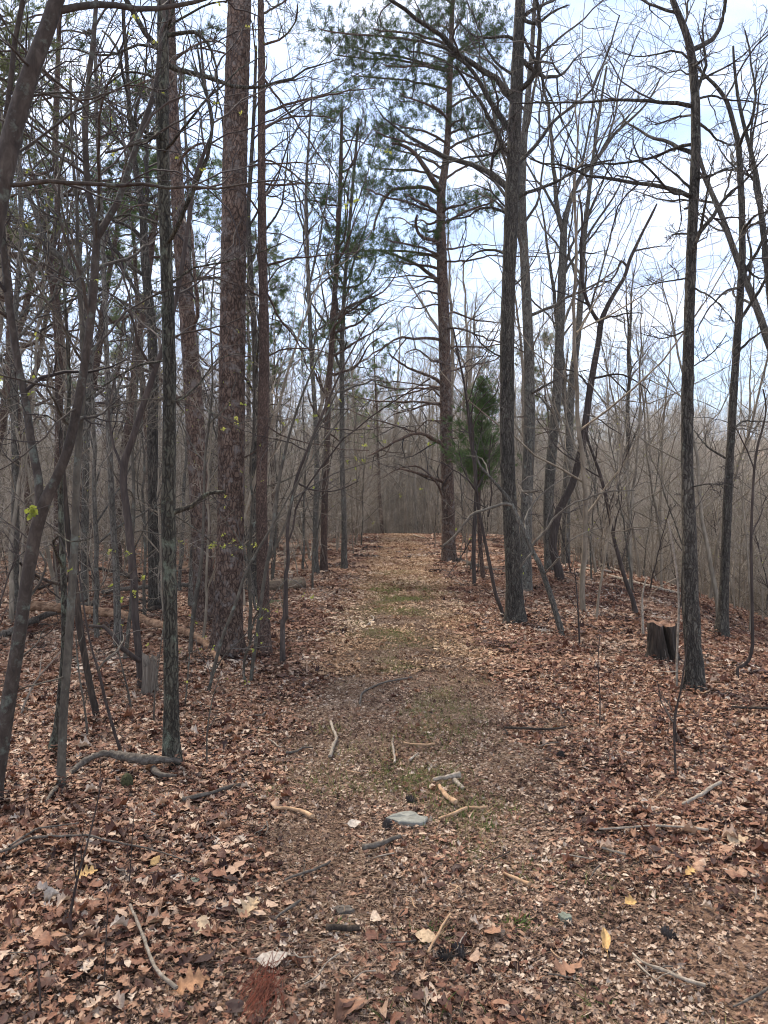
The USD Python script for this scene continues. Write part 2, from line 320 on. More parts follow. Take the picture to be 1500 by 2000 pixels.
# ---------------------------------------------------------------- trunks and trees
def trunk_mesh(C, R, sides=14, flare=0.0, rough=0.05, fx=14.0, fz=3.0, seed=0, plates=False, knots=0, rng=None):
    """C (n, 3) centres, R (n,) radii; bark relief from noise stretched along the stem"""
    n = len(C)
    T = unit(np.gradient(C, axis=0))
    U = unit(np.cross(T, np.tile([0.0, 1.0, 0.05], (n, 1)))); V = np.cross(T, U)
    a = np.arange(sides) * 2 * np.pi / sides
    dirs = np.cos(a)[None, :, None] * U[:, None] + np.sin(a)[None, :, None] * V[:, None]
    s = np.concatenate([[0], np.cumsum(np.linalg.norm(np.diff(C, axis=0), axis=1))])
    rad = np.repeat(R[:, None], sides, 1)
    if flare:
        ph = seed * 1.7
        lob = 0.65 + 0.35 * np.cos(a * 4 + ph) + 0.2 * np.cos(a * 3 - 2 * ph)
        rad = rad * (1 + flare * np.exp(-np.maximum(s - .12, 0) / 0.15)[:, None] * np.maximum(lob, 0.1)[None])
    base = C[:, None] + dirs * rad[..., None]
    q = base * [fx, fx, fz]
    if plates:
        nz = 1 - np.abs(2 * meshkit.fbm(q, 3, seed) - 1) * 1.6                  # ridged: plates with dark joints
        nz2 = meshkit.noise(base * [fx * 2.2, fx * 2.2, fz * 3.0], seed + 3)
        dsp = -np.clip(nz - 0.62, 0, 1) * 2.2 + (nz2 - 0.5) * 0.7
    else:
        dsp = meshkit.fbm(q, 3, seed) * 2 - 1
    dsp = dsp + 0.8 * (meshkit.noise(base * [3, 3, 1.2], seed + 9) - 0.5)
    for _ in range(knots):
        k0, aa = rng.uniform(0.1, 0.95) * s[-1], rng.uniform(0, 6.28)
        w = np.exp(-((s[:, None] - k0) / (0.9 * R.mean())) ** 2 - ((np.angle(np.exp(1j * (a[None] - aa)))) / 0.6) ** 2)
        dsp = dsp + w * 0.30 / max(rough, 1e-3) * 0.6
    v = C[:, None] + dirs * (rad * (1 + rough * dsp))[..., None]
    i = np.arange(n * sides).reshape(n, sides)
    A, B = i[:-1], i[1:]; A2, B2 = np.roll(A, -1, 1), np.roll(B, -1, 1)
    f = np.concatenate([np.stack([A, A2, B], -1).reshape(-1, 3), np.stack([A2, B2, B], -1).reshape(-1, 3)])[:, ::-1]
    v = np.vstack([v.reshape(-1, 3), C[-1:]])
    cap = np.stack([i[-1], np.roll(i[-1], -1), np.full(sides, n * sides)], -1)[:, ::-1]
    return v, np.vstack([f, cap])

def needles_at(P, D, rng, n=12, L=0.09, w=0.003, spread=0.9):
    """tufts of needles at points P pointing along D"""
    N = len(P)
    if not N: return None
    d = unit(D[:, None] + spread * rng.normal(size=(N, n, 3)))
    side = unit(np.cross(d, rng.normal(size=(N, n, 3))))
    l = L * rng.uniform(0.6, 1.15, (N, n, 1))
    b = P[:, None] + 0.02 * rng.normal(size=(N, n, 3))
    v = np.stack([b - side * w, b + side * w, b + d * l], 2).reshape(-1, 3)
    return v, np.arange(len(v)).reshape(-1, 3)

def leaflets(P, rng, size=0.02, n=3, droop=0.3):
    """pairs of small folded new leaves at points P"""
    out = []
    for p in P:
        for _ in range(n):
            d = unit(rng.normal(size=3) + [0, 0, -droop]); s = unit(np.cross(d, rng.normal(size=3))); u = np.cross(d, s)
            L = size * rng.uniform(0.6, 1.3); W = L * 0.38
            b = p + 0.3 * size * rng.normal(size=3)
            v = np.array([b, b + d * L * .35 + s * W + u * W * .35, b + d * L * .4, b + d * L * .35 - s * W + u * W * .35, b + d * L * .75 + s * W * .7 + u * W * .2, b + d * L * .75 - s * W * .7 + u * W * .2, b + d * L])
            out.append((v, np.array([[0, 2, 1], [0, 3, 2], [1, 2, 4], [2, 3, 5], [4, 2, 6], [2, 5, 6]])))
    return join(out)

def to_world(pts, Y0, dY=0.0, curve=0.0):
    """pixel polyline at the tree's own distance; dY is how far the far end leans away from the viewer"""
    n = len(pts)
    s = np.linspace(0, 1, n)
    return np.array([at(p[0], p[1], Y0 + dY * t + curve * math.sin(math.pi * t)) for p, t in zip(pts, s)])

heroes = []
def hero(name, label, cat, Y, path, mat='oak_bark', limbs=(), auto=None, sides=14, flare=0.5, rough=0.06, fx=14.0, fz=3.0, plates=False, lean=0.0, step=0.05,
         twigmat='twig', k2=5, k3=4, k4=0, ln2=0.5, extend=None, seed=0, young=0, needles=None, limbmat=None, twig_up=0.05, knots=0, twr=1.0, group=None, grounded=True, wig=0.28, ysize=0.02):
    """A tree whose stem and main limbs follow the photograph. path: (px, py, width px). limbs: dict(p=[(px, py)...], w=(w0, w1), d=depth change).
    auto: (count, t0, t1, length m, angle range): limbs grown by rule. extend: metres the stem goes on above its last point."""
    rng = np.random.default_rng(1000 + seed * 7 + len(heroes))
    pts = [(p[0], p[1]) for p in path]
    C = to_world(pts, Y, lean)
    Rr = np.array([p[2] / 3000 * Y for p in path])
    if grounded:
        gz = float(ground_z(C[0, 0], C[0, 1], False))
        C = np.vstack([[C[0, 0], C[0, 1], min(gz, C[0, 2]) - 0.12], C]); Rr = np.concatenate([[Rr[0]], Rr])
        if C[1, 2] - C[0, 2] < 0.13: C[1, 2] = C[0, 2] + 0.13
    if extend:
        d = unit(C[-1] - C[-2]); d = unit(d + [0, 0, 0.6])
        for q in (0.5, 1.0):
            C = np.vstack([C, C[-1] + d * extend * 0.5 + rng.normal(size=3) * 0.12 * [1, 1, 0]]); Rr = np.concatenate([Rr, [Rr[-1] * (0.62 if q < 1 else 0.25)]])
    total = np.linalg.norm(np.diff(C, axis=0), axis=1).sum()
    n = max(int(total / step), 8)
    F = resample(np.hstack([C, Rr[:, None]]), n)
    F[1:-1, :3] += rng.normal(size=(n - 2, 3)) * 0.0
    CC, RR = F[:, :3], np.maximum(F[:, 3], 0.002)
    org = np.array([C[0, 0], C[0, 1], C[0, 2] + 0.12])
    t = thing(name, label, cat, org, group=group)
    part('trunk', trunk_mesh(CC, RR, sides, flare, rough, fx, fz, seed, plates, knots, rng), mat, t, origin=org)
    lp, lr = [], []
    for l in limbs:
        w0, w1 = l.get('w', (8, 2))
        dY = l.get('d', rng.uniform(-0.6, 0.6) * Y * 0.12)
        L = to_world(l['p'], Y + lean * 0.5, dY, l.get('c', rng.uniform(-0.3, 0.3)))
        # start inside the stem, at the stem's own distance there
        j = np.argmin(np.abs(CC[:, 2] - L[0, 2]) + 0.6 * np.abs(CC[:, 0] - L[0, 0]))
        if l.get('join', True):
            sh = CC[j, 1] - L[0, 1]
            L = np.array([at(p[0], p[1], q[1] + sh) for p, q in zip(l['p'], L)])
            L[0] = L[0] * 0.4 + CC[j] * 0.6
        M = resample(np.hstack([L, np.linspace(w0, w1, len(L))[:, None] / 3000 * Y]), 14)
        M[1:-1, :3] += rng.normal(size=(12, 3)) * 0.004 * np.linalg.norm(L[-1] - L[0])
        lp.append(M[:, :3]); lr.append(np.maximum(M[:, 3], 0.0018))
    if auto:
        for (cnt, t0, t1, length, ang) in (auto if isinstance(auto[0], (tuple, list)) else [auto]):
            S = resample(np.hstack([CC, RR[:, None]]), 40)
            P1, R1 = sprout(S[None, :, :3], S[None, :, 3], cnt, rng, t0, t1, ang, ln=1.0, m=14, wig=0.16, up=0.03, rf=0.5, lmax=length, taper=0.3)
            lp += list(P1); lr += list(R1)
    limbs_made = [part('limb', tubes(P_[None], R_[None], 7 if R_[0] > 0.006 else 5), limbmat or mat, t, origin=org) for P_, R_ in zip(lp, lr)]
    tips = None
    if lp:
        LP, LR = np.array(lp), np.array(lr)
        P2, R2 = sprout(LP, LR, k2, rng, 0.15, 1.0, ln=ln2, m=6, up=twig_up, wig=wig, rmin=0.0022 * twr, tip=0.0013 * twr)
        lev = [(P2, R2, 4, k2)]
        if k3: lev.append((*sprout(P2, R2, k3, rng, 0.15, 1.0, ln=0.5, m=5, up=twig_up, wig=wig, rmin=0.0016 * twr, tip=0.0011 * twr), 3, k2 * k3))
        if k4: lev.append((*sprout(lev[1][0], lev[1][1], k4, rng, 0.2, 1.0, ln=0.5, m=4, up=twig_up, wig=wig, rmin=0.0013 * twr, tip=0.001 * twr), 3, k2 * k3 * k4))
        tips = lev[-1][0]
        for i, lm in enumerate(limbs_made):                          # each limb carries its own twigs
            part('twigs', join([tubes(P_[i * c:(i + 1) * c], R_[i * c:(i + 1) * c], sd) for P_, R_, sd, c in lev]), twigmat, lm, origin=org, kind='stuff')
        if young:
            sel = tips[rng.choice(len(tips), min(young, len(tips)), replace=False)][:, -1]
            part('young_leaves', leaflets(sel, rng, ysize), 'young_leaf', t, origin=org, kind='stuff', smooth=False)
    heroes.append((t, CC, RR))
    return t, CC, RR, lp, lr, tips, rng, org
# ---------------------------------------------------------------- the trees one can follow in the photograph
def L(w0, w1, *p, **k): return dict(p=list(p), w=(w0, w1), **k)

# left edge
hero('grey_sapling', 'smooth grey sapling at the left edge forking low into two long stems', 'tree', 4.1,
     [(-14, 1560, 36), (0, 1470, 31), (20, 1350, 27), (38, 1240, 25), (55, 1120, 24), (72, 1030, 24), (88, 980, 23), (112, 930, 19), (135, 870, 18), (152, 790, 17), (167, 700, 16), (180, 600, 15), (186, 510, 15), (189, 455, 13), (178, 400, 12), (169, 330, 11), (166, 250, 11), (173, 160, 10), (183, 70, 9), (188, 0, 8)], 'sapling_bark',
     [L(18, 9, (78, 1010), (70, 930), (55, 830), (40, 740), (24, 650), (14, 540), (8, 430), (2, 340), (10, 220), (30, 110), (45, 0), d=-.1),
      L(15, 7, (189, 468), (215, 420), (245, 348), (262, 300), (285, 235), (305, 165), (312, 90), (318, 0), d=.3),
      L(6, 2, (167, 700), (205, 655), (245, 610), (310, 575), (390, 545), (480, 518), d=.5),
      L(6, 2, (46, 1180), (90, 1110), (60, 1060), (0, 1010)), L(4, 2, (35, 760), (10, 735), (-30, 715)), L(4, 1.5, (50, 1290), (80, 1240), (110, 1215)),
      L(5, 2, (262, 300), (310, 262), (370, 225), (430, 160)), L(5, 2, (180, 600), (130, 545), (60, 500), (0, 470)), L(4, 2, (173, 160), (210, 110), (240, 60), (290, 0)),
      L(4, 1.5, (150, 800), (90, 850), (30, 900), (-20, 930)), L(4, 1.5, (8, 430), (60, 380), (100, 330), (130, 250))],
     sides=16, flare=.15, rough=.035, fz=6, twigmat='dark_twig', k2=4, k3=3, k4=2, ln2=.42, seed=1, young=18, auto=(9, .45, .97, .9, (25, 65)), knots=7, limbmat='sapling_bark')
hero('leaning_maple', 'thick leaning pinkish-grey limb crossing the top left corner', 'tree', 3.1,
     [(-250, 1760, 72), (-170, 1300, 62), (-80, 800, 50), (-22, 480, 43), (8, 330, 39), (38, 210, 35), (64, 130, 33), (94, 50, 30), (122, -40, 27), (160, -180, 22)], 'sapling_bark',
     [L(10, 2, (-2, 360), (60, 356), (160, 358), (260, 361), (360, 367), (430, 366), (510, 355), (600, 360), d=-.15, c=.05),
      L(7, 2, (12, 322), (60, 280), (110, 245), (200, 190), (320, 130)), L(6, 2, (60, 140), (20, 90), (-20, 40)), L(6, 2, (40, 200), (90, 185), (160, 195), (260, 165), (330, 190))],
     sides=18, flare=.2, rough=.03, fz=5, twigmat='dark_twig', k2=5, k3=3, k4=2, ln2=.36, seed=2, young=14, extend=2.0, auto=(7, .55, .95, 1.3, (30, 75)), ysize=.012)
hero('pale_sapling', 'slim straight pale green-grey sapling with a smooth stem, ending beside the crooked foreground log', 'tree', 4.25,
     [(118, 1548, 17), (121, 1470, 16), (125, 1380, 16), (131, 1300, 16), (137, 1210, 15), (143, 1110, 15), (147, 1020, 14), (150, 930, 14), (156, 830, 13), (163, 740, 11), (160, 640, 9), (152, 520, 8), (150, 400, 6), (140, 280, 5), (138, 150, 4)], 'smooth_bark',
     [L(4, 1.5, (150, 880), (185, 820), (235, 790), (310, 780), (400, 800), (500, 842), d=.3), L(4, 1.5, (130, 1320), (60, 1340), (0, 1372)), L(3, 1.5, (140, 1160), (200, 1150), (270, 1100)), L(3, 1.5, (156, 830), (100, 790), (40, 775))],
     sides=12, flare=.15, rough=.03, seed=3, k2=4, k3=3, k4=1, young=16, ln2=.4, auto=(5, .5, .98, 1.0, (25, 60)))
hero('lichen_sapling', 'sapling mottled with pale lichen, leaning right behind the slim pale sapling', 'tree', 4.85,
     [(104, 1476, 20), (112, 1420, 15), (120, 1340, 13), (126, 1240, 12), (124, 1130, 12), (120, 1040, 11), (118, 950, 10), (128, 860, 8), (135, 760, 7), (130, 640, 6), (120, 500, 4)], 'mossy_bark', sides=12, flare=.35, seed=4, k2=4, k3=3, ln2=.4, auto=(6, .4, .98, 1.0, (25, 60)))
hero('dark_sapling', 'dark dead leaning pole behind the pale saplings on the left', 'tree', 5.6,
     [(188, 1402, 13), (178, 1350, 13), (165, 1280, 13), (155, 1220, 14), (148, 1150, 12), (135, 1060, 11), (128, 980, 10), (120, 880, 8), (110, 760, 6)], 'rotten_wood', [L(5, 2, (155, 1220), (120, 1170), (70, 1130)), L(9, 5, (140, 1090), (118, 1140), (80, 1130), (40, 1100))], sides=12, flare=.1, seed=5, k2=3, k3=2, ln2=.3)
hero('whip_sapling', 'thin dark whip-like stem with a low fork, right of the pale saplings', 'sapling', 4.75,
     [(241, 1502, 6), (222, 1425, 6), (205, 1365, 6), (193, 1312, 6), (180, 1270, 4), (170, 1225, 4), (160, 1160, 3), (150, 1080, 3), (148, 980, 2)], 'dark_bark', [L(4, 2, (193, 1312), (205, 1290), (230, 1268), (240, 1240))], sides=8, flare=.1, seed=6, k2=4, k3=2, ln2=.5, limbmat='grey_branch')
hero('lichen_oak', 'straight young oak with rough lichen-crusted bark, base beside the crooked foreground log', 'tree', 4.65,
     [(336, 1502, 34), (335, 1440, 31), (334, 1340, 29), (333, 1230, 29), (331, 1120, 28), (329, 1000, 27), (330, 890, 25), (331, 780, 25), (330, 680, 25), (327, 580, 24), (324, 480, 24), (320, 380, 24), (318, 280, 24), (316, 180, 24), (318, 90, 22), (318, 0, 21), (316, -120, 18)], 'mossy_bark',
     [L(11, 7, (338, 1004), (352, 996), (375, 988), (392, 974), (412, 962), (440, 960), c=0, d=-.1),
      L(9, 3, (330, 72), (352, 64), (380, 63), (402, 80), (416, 108), (425, 160), (420, 230)),
      L(8, 3, (330, 60), (338, 20), (350, -30)), L(9, 4, (314, 240), (300, 268), (280, 268), (230, 100), (200, 60)),
      L(9, 3, (314, 225), (290, 262), (262, 240), (200, 190), (150, 150)),
      L(10, 4, (326, 480), (350, 440), (378, 370), (392, 335), (412, 285), (415, 255), (400, 180), (385, 90)),
      L(6, 2, (316, 290), (260, 262), (190, 190), (120, 130)), L(6, 2, (318, 300), (360, 250), (400, 200), (450, 150), (520, 110)),
      L(5, 2, (316, 410), (270, 390), (200, 360)), L(5, 2, (330, 705), (280, 712), (215, 745), (150, 800)), L(4, 2, (330, 790), (380, 760), (430, 700), (480, 690)),
      L(5, 2, (330, 62), (420, 6), (500, -20), d=-.5), L(6, 2, (318, 100), (265, 90), (205, 110), (120, 95), (30, 130)), L(5, 2, (317, 160), (250, 140), (190, 178), (90, 180), (0, 210)), L(5, 2, (324, 450), (240, 420), (160, 440), (60, 400)), L(5, 2, (332, 560), (390, 520), (470, 505), (560, 470))],
     sides=26, flare=.3, rough=.12, fx=26, fz=5, step=.03, seed=7, k2=5, k3=4, k4=2, ln2=.45, twigmat='dark_twig', extend=3.0, knots=16, young=10, auto=(10, .5, .9, 1.5, (35, 80)))
hero('crooked_tree', 'crooked dark tree bending right above a broken grey snag stump', 'tree', 6.75,
     [(279, 1352, 20), (274, 1300, 15), (270, 1262, 14), (264, 1200, 14), (262, 1140, 14), (256, 1075, 15), (248, 1000, 14), (241, 940, 14), (243, 905, 14), (258, 860, 13), (275, 805, 12), (292, 755, 12), (305, 715, 11), (318, 680, 10), (338, 610, 9), (352, 540, 9), (366, 450, 8), (380, 352, 8), (398, 300, 7), (414, 255, 6), (400, 160, 5), (390, 60, 4)], 'dark_bark',
     [L(11, 6, (276, 1292), (262, 1284), (244, 1270), (232, 1258), (218, 1238), (200, 1224), (175, 1222)), L(6, 2, (241, 925), (225, 880), (212, 800), (225, 740), (240, 700)), L(5, 2, (318, 680), (360, 650), (420, 640), (500, 600))],
     sides=14, flare=.35, rough=.05, seed=8, k2=5, k3=3, k4=1, ln2=.4, young=26, ysize=.012, auto=(8, .45, .98, 1.6, (30, 70)), twigmat='dark_twig')
hero('grey_tree', 'slim grey tree with a pale stem, left of the crooked dark tree', 'tree', 8.6,
     [(231, 1268, 17), (229, 1200, 14), (227, 1120, 13), (222, 1040, 12), (217, 950, 12), (213, 850, 11), (210, 740, 10), (205, 600, 9), (200, 450, 8), (190, 250, 7), (185, 60, 5)], 'pale_bark', sides=12, seed=9, k2=5, k3=3, k4=1, ln2=.45, auto=(12, .35, .98, 2.2, (30, 65)), young=24, ysize=.013)
hero('big_pine', 'tallest and thickest pine, straight reddish plated trunk left of the path', 'pine tree', 8.15,
     [(444, 1284, 66), (444, 1240, 60), (446, 1170, 57), (449, 1080, 54), (451, 980, 53), (452, 860, 52), (453, 740, 51), (455, 620, 50), (456, 500, 49), (458, 380, 48), (460, 240, 48), (464, 120, 47), (468, 0, 45), (472, -160, 40), (478, -420, 30), (482, -640, 16)], 'pine_bark',
     [L(4, 2, (478, 330), (520, 320), (580, 318), (640, 322)), L(3, 1, (480, 900), (510, 870), (520, 830)), L(4, 1.5, (435, 110), (400, 95), (360, 100), (330, 120)),
      L(9, 3, (475, -150), (560, -190), (680, -180), (760, -120)), L(9, 3, (470, -250), (380, -300), (260, -290), (180, -240)), L(8, 3, (480, -400), (560, -450), (680, -440)), L(8, 3, (478, -480), (380, -520), (280, -510))],
     sides=110, flare=.42, rough=.072, fx=21, fz=10.5, plates=True, step=.016, seed=10, k2=5, k3=3, ln2=.4, twigmat='dark_twig')
hero('second_pine', 'second red-brown pine standing just behind the thickest pine, on its left', 'pine tree', 10.4,
     [(400, 1214, 44), (398, 1160, 40), (394, 1060, 38), (388, 950, 37), (381, 830, 36), (374, 720, 34), (366, 620, 31), (358, 530, 29), (350, 430, 27), (344, 330, 25), (338, 220, 22), (334, 100, 20), (332, -30, 18), (330, -200, 12)], 'pine_bark',
     [L(10, 4, (370, 660), (385, 600), (376, 480), (366, 380)), L(6, 2, (350, 430), (300, 400), (240, 420)), L(6, 2, (345, 330), (400, 280), (450, 300)), L(6, 2, (338, 200), (280, 160), (220, 180)), L(6, 2, (336, 120), (400, 80), (450, 100))],
     sides=60, flare=.35, rough=.06, fx=19, fz=9, plates=True, step=.03, seed=11, k2=5, k3=4, ln2=.45, twigmat='dark_twig')
YP = hero('young_pine', 'slender young pine with flaky bark and bare side branches, right beside the thickest pine', 'pine tree', 8.05,
     [(517, 1290, 30), (516, 1240, 26), (514, 1150, 24), (512, 1050, 23), (511, 950, 22), (513, 850, 22), (515, 740, 21), (516, 640, 19), (514, 540, 18), (512, 440, 17), (511, 340, 16), (511, 240, 15), (511, 120, 14), (509, 0, 12), (508, -140, 9), (507, -300, 4)], 'young_pine_bark',
     [L(6, 2, (518, 225), (545, 210), (590, 195), (640, 186), (690, 176), (735, 172)), L(6, 2, (516, 252), (540, 238), (570, 228), (605, 226), (650, 232)),
      L(6, 3, (516, 386), (532, 365), (545, 340), (548, 325)), L(5, 2, (520, 360), (560, 362), (600, 358), (650, 362)), L(5, 2, (518, 520), (560, 508), (620, 500), (700, 492), d=.5),
      L(5, 2, (515, 90), (550, 75), (575, 45), (580, 10)), L(5, 2, (515, 150), (550, 200), (600, 270), (650, 340)), L(4, 2, (518, 310), (560, 330), (610, 380), (640, 440)),
      L(5, 2, (520, 560), (545, 620), (580, 665), (600, 720)), L(4, 2, (505, 420), (480, 380), (455, 370)), L(4, 2, (506, 580), (470, 560), (420, 540)), L(5, 2, (508, 30), (560, 0), (640, -30)), L(5, 2, (508, -60), (420, -90), (340, -80)),
      L(4, 2, (520, 700), (570, 680), (640, 690)), L(3, 1.5, (520, 830), (570, 858), (640, 872), (720, 880))],
     sides=30, flare=.2, rough=.08, fx=22, fz=7, plates=True, step=.03, seed=12, k2=5, k3=3, k4=1, ln2=.4, twigmat='dark_twig', young=8, knots=10, twig_up=0.02)
hero('leaning_shoot', 'leaning grey-green shoot crossing in front of the thickest pine trunk', 'sapling', 6.6,
     [(372, 1460, 6), (385, 1410, 6), (405, 1360, 6), (418, 1305, 7), (436, 1240, 6), (458, 1185, 6), (480, 1120, 5), (498, 1085, 5), (530, 1030, 4), (570, 960, 3), (620, 880, 3), (680, 800, 2)], 'smooth_bark', [L(3, 1.5, (400, 1370), (425, 1300), (470, 1250), (520, 1180), (560, 1130))], sides=8, flare=.1, seed=13, k2=4, k3=2, ln2=.35, young=10)
hero('paired_shoot', 'grey-green shoot curving up beside the slender young pine, with a twin stem', 'sapling', 6.9,
     [(488, 1368, 7), (491, 1320, 7), (500, 1250, 7), (508, 1190, 7), (518, 1120, 7), (528, 1070, 8), (535, 1010, 7), (545, 940, 6), (565, 850, 5), (595, 760, 4), (640, 660, 3), (690, 560, 2)], 'smooth_bark',
     [L(5, 2, (522, 1100), (560, 1010), (580, 950), (610, 860), (650, 780), (700, 690), (760, 600)), L(3, 1.5, (508, 1190), (490, 1120), (470, 1060), (430, 1010)), L(6, 3, (473, 1345), (475, 1300), (488, 1260), (495, 1215), (505, 1195))], sides=10, flare=.15, seed=14, k2=5, k3=3, k4=1, ln2=.35, young=22)
hero('long_shoot', 'long thin shoot arching right over the path from beside the young pine', 'sapling', 7.4,
     [(552, 1215, 9), (558, 1205, 11), (558, 1170, 9), (558, 1130, 8), (563, 1095, 7), (561, 1045, 6), (566, 1000, 6), (578, 940, 6), (600, 880, 5), (625, 820, 5), (655, 750, 4), (685, 690, 3), (720, 630, 3)], 'dark_bark',
     [L(4, 2, (563, 1060), (585, 980), (640, 900), (680, 850), (760, 790), (840, 740)), L(4, 2, (578, 940), (640, 960), (700, 940)), L(3, 1, (600, 880), (550, 860), (500, 850), (430, 820)), L(3, 1, (620, 830), (660, 840), (740, 836), (830, 832))],
     sides=10, flare=.5, seed=15, k2=5, k3=3, k4=1, ln2=.4, young=16)
hero('bent_sapling', 'thin grey sapling in the gap between the two red-brown pines', 'sapling', 8.0,
     [(371, 1290, 8), (374, 1240, 8), (380, 1180, 9), (390, 1120, 8), (396, 1060, 6), (398, 980, 5), (400, 900, 5), (408, 830, 4), (415, 740, 4), (412, 640, 3), (420, 520, 3)], 'smooth_bark', [L(3, 1, (400, 900), (360, 840), (345, 800)), L(3, 1, (408, 830), (450, 780), (470, 720))], sides=8, seed=16, k2=4, k3=3, ln2=.45, young=20, ysize=.012)

# the two stems by the path's left edge
hero('twin_trunk', 'left one of the paired grey trunks at the left edge of the path', 'tree', 16.6,
     [(617, 1122, 13), (616, 1080, 11), (617, 1000, 11), (619, 900, 10), (615, 800, 9), (608, 690, 8), (604, 590, 8), (600, 480, 7), (598, 380, 6), (604, 260, 4), (610, 170, 3)], 'pale_bark',
     [L(5, 1.5, (603, 560), (625, 460), (640, 380), (650, 260)), L(4, 1.5, (600, 470), (575, 380), (565, 300), (570, 200))], sides=12, seed=17, k2=6, k3=4, k4=1, ln2=.4, auto=(14, .4, .98, 2.6, (20, 50)), twr=1.5)
PINE2 = hero('path_side_pine', 'slim pine left of the path with dark needle clumps all along its upper stem', 'pine tree', 16.9,
     [(632, 1122, 15), (633, 1060, 13), (634, 980, 13), (638, 880, 12), (641, 780, 12), (646, 700, 11), (651, 620, 11), (656, 540, 10), (660, 460, 9), (664, 380, 8), (666, 300, 7), (668, 210, 4)], 'young_pine_bark',
     [L(5, 2, (648, 640), (620, 610), (608, 590), (595, 560)), L(5, 2, (655, 560), (690, 560), (720, 540), (735, 500)), L(5, 2, (650, 620), (700, 590), (740, 575), (775, 530))], sides=14, seed=18, k2=4, k3=3, ln2=.4, auto=(22, .30, .97, 1.5, (60, 95)), twr=1.4, twigmat='dark_twig')
hero('grey_twin', 'right one of the paired grey trunks, pale and straight, just left of the path', 'tree', 17.5,
     [(672, 1095, 12), (672, 1020, 10), (668, 900, 10), (668, 780, 10), (668, 680, 10), (672, 580, 8), (680, 470, 7), (690, 350, 6), (700, 240, 5)], 'pale_bark', sides=12, seed=19, k2=5, k3=4, k4=1, ln2=.4, auto=(14, .4, .98, 2.4, (25, 55)), twr=1.5)

# the pine right of the path
def whorls(rng):
    out = []
    py = 912.0
    while py > 405:
        py -= rng.uniform(7, 26)
        tx = np.interp(py, [400, 500, 600, 800, 1000], [860, 862, 865, 870, 875])
        sgn = -1 if rng.uniform() < .56 else 1
        dead = py > 560
        ln = rng.gamma(5, 24) * (1.05 if sgn < 0 else .85) * np.interp(py, [400, 600, 850, 930], [.8, 1, 1.1, .7])
        ln = min(ln, 210)
        up = rng.uniform(-.05, .40); sag = rng.uniform(-.1, .75) if dead else rng.uniform(-.2, .35)
        q = [(tx + sgn * 7, py)]
        for t in (.22, .45, .7, 1.0):
            q.append((tx + sgn * ln * t + rng.normal() * 4, py - ln * (up * t - sag * t * t * .8) + rng.normal() * 5))
        out.append(L(rng.uniform(3.2, 7.2), 1.4, *q, d=rng.uniform(-3, 3), c=rng.uniform(-.8, .8)))
    return out
blob = [(700, 95, 62), (650, 62, 40), (760, 130, 50), (745, 60, 40), (830, 50, 50), (900, 40, 55), (940, 90, 50), (965, 60, 45), (800, 100, 45), (795, 190, 50), (845, 205, 40), (745, 262, 50), (770, 290, 45), (745, 330, 45), (730, 375, 55), (800, 385, 42), (835, 400, 35), (905, 400, 45), (960, 395, 42), (930, 250, 45), (970, 180, 42), (900, 235, 42), (850, 465, 34), (760, 470, 45), (800, 500, 34), (690, 490, 45), (920, 130, 50), (870, 150, 45), (780, 245, 35), (950, 310, 36), (990, 250, 38), (860, -20, 60), (930, -40, 60), (800, -30, 50), (880, -110, 60), (715, 150, 40), (675, 110, 36)]
blobL = []
rb = np.random.default_rng(5)
for (bx, by, br) in blob:
    ty = by + rb.uniform(10, 55); tx = np.interp(ty, [-200, 0, 120, 300, 370, 500], [890, 885, 880, 875, 862, 862])
    blobL.append(L(5.5, 2, (tx, ty), (tx * .55 + bx * .45, ty * .6 + by * .4 - 8), (bx, by), (bx + (bx - tx) * .12, by - 6), d=rb.uniform(-2.4, 2.4)))
PINE1 = hero('path_pine', 'tall pine just right of the path with arching dead branches and dark green needles above', 'pine tree', 19.6,
     [(877, 1094, 31), (876, 1060, 28), (875, 1000, 26), (873, 900, 25), (871, 800, 24), (869, 700, 23), (866, 600, 22), (863, 500, 20), (861, 430, 18), (862, 380, 17), (870, 320, 14), (876, 240, 12), (879, 150, 11), (882, 60, 9), (886, -40, 8), (890, -200, 4)], 'pine_bark',
     [L(13, 5, (858, 372), (848, 355), (832, 330), (815, 305), (795, 288), (765, 280), d=-.6), L(9, 4, (862, 385), (845, 372), (820, 365), (770, 370), (745, 400), (730, 450)), L(9, 4, (868, 560), (845, 540), (810, 515), (775, 500), (740, 490), d=.8),
      L(9, 4, (866, 490), (848, 470), (828, 465), (812, 440), (815, 420)), L(8, 3, (870, 880), (850, 858), (815, 846), (785, 855), (745, 878), (720, 890), d=-1.2), L(8, 3, (870, 755), (840, 735), (800, 720), (760, 690)),
      L(8, 3, (872, 945), (850, 935), (820, 925), (780, 915), d=-1), L(6, 2, (872, 1000), (850, 940), (810, 910), (760, 925))] + whorls(np.random.default_rng(8)) + blobL,
     sides=36, flare=.2, rough=.05, fx=17, fz=8, plates=True, step=.05, seed=20, k2=5, k3=3, ln2=.38, twr=1.5, twigmat='dark_twig', twig_up=-.02)

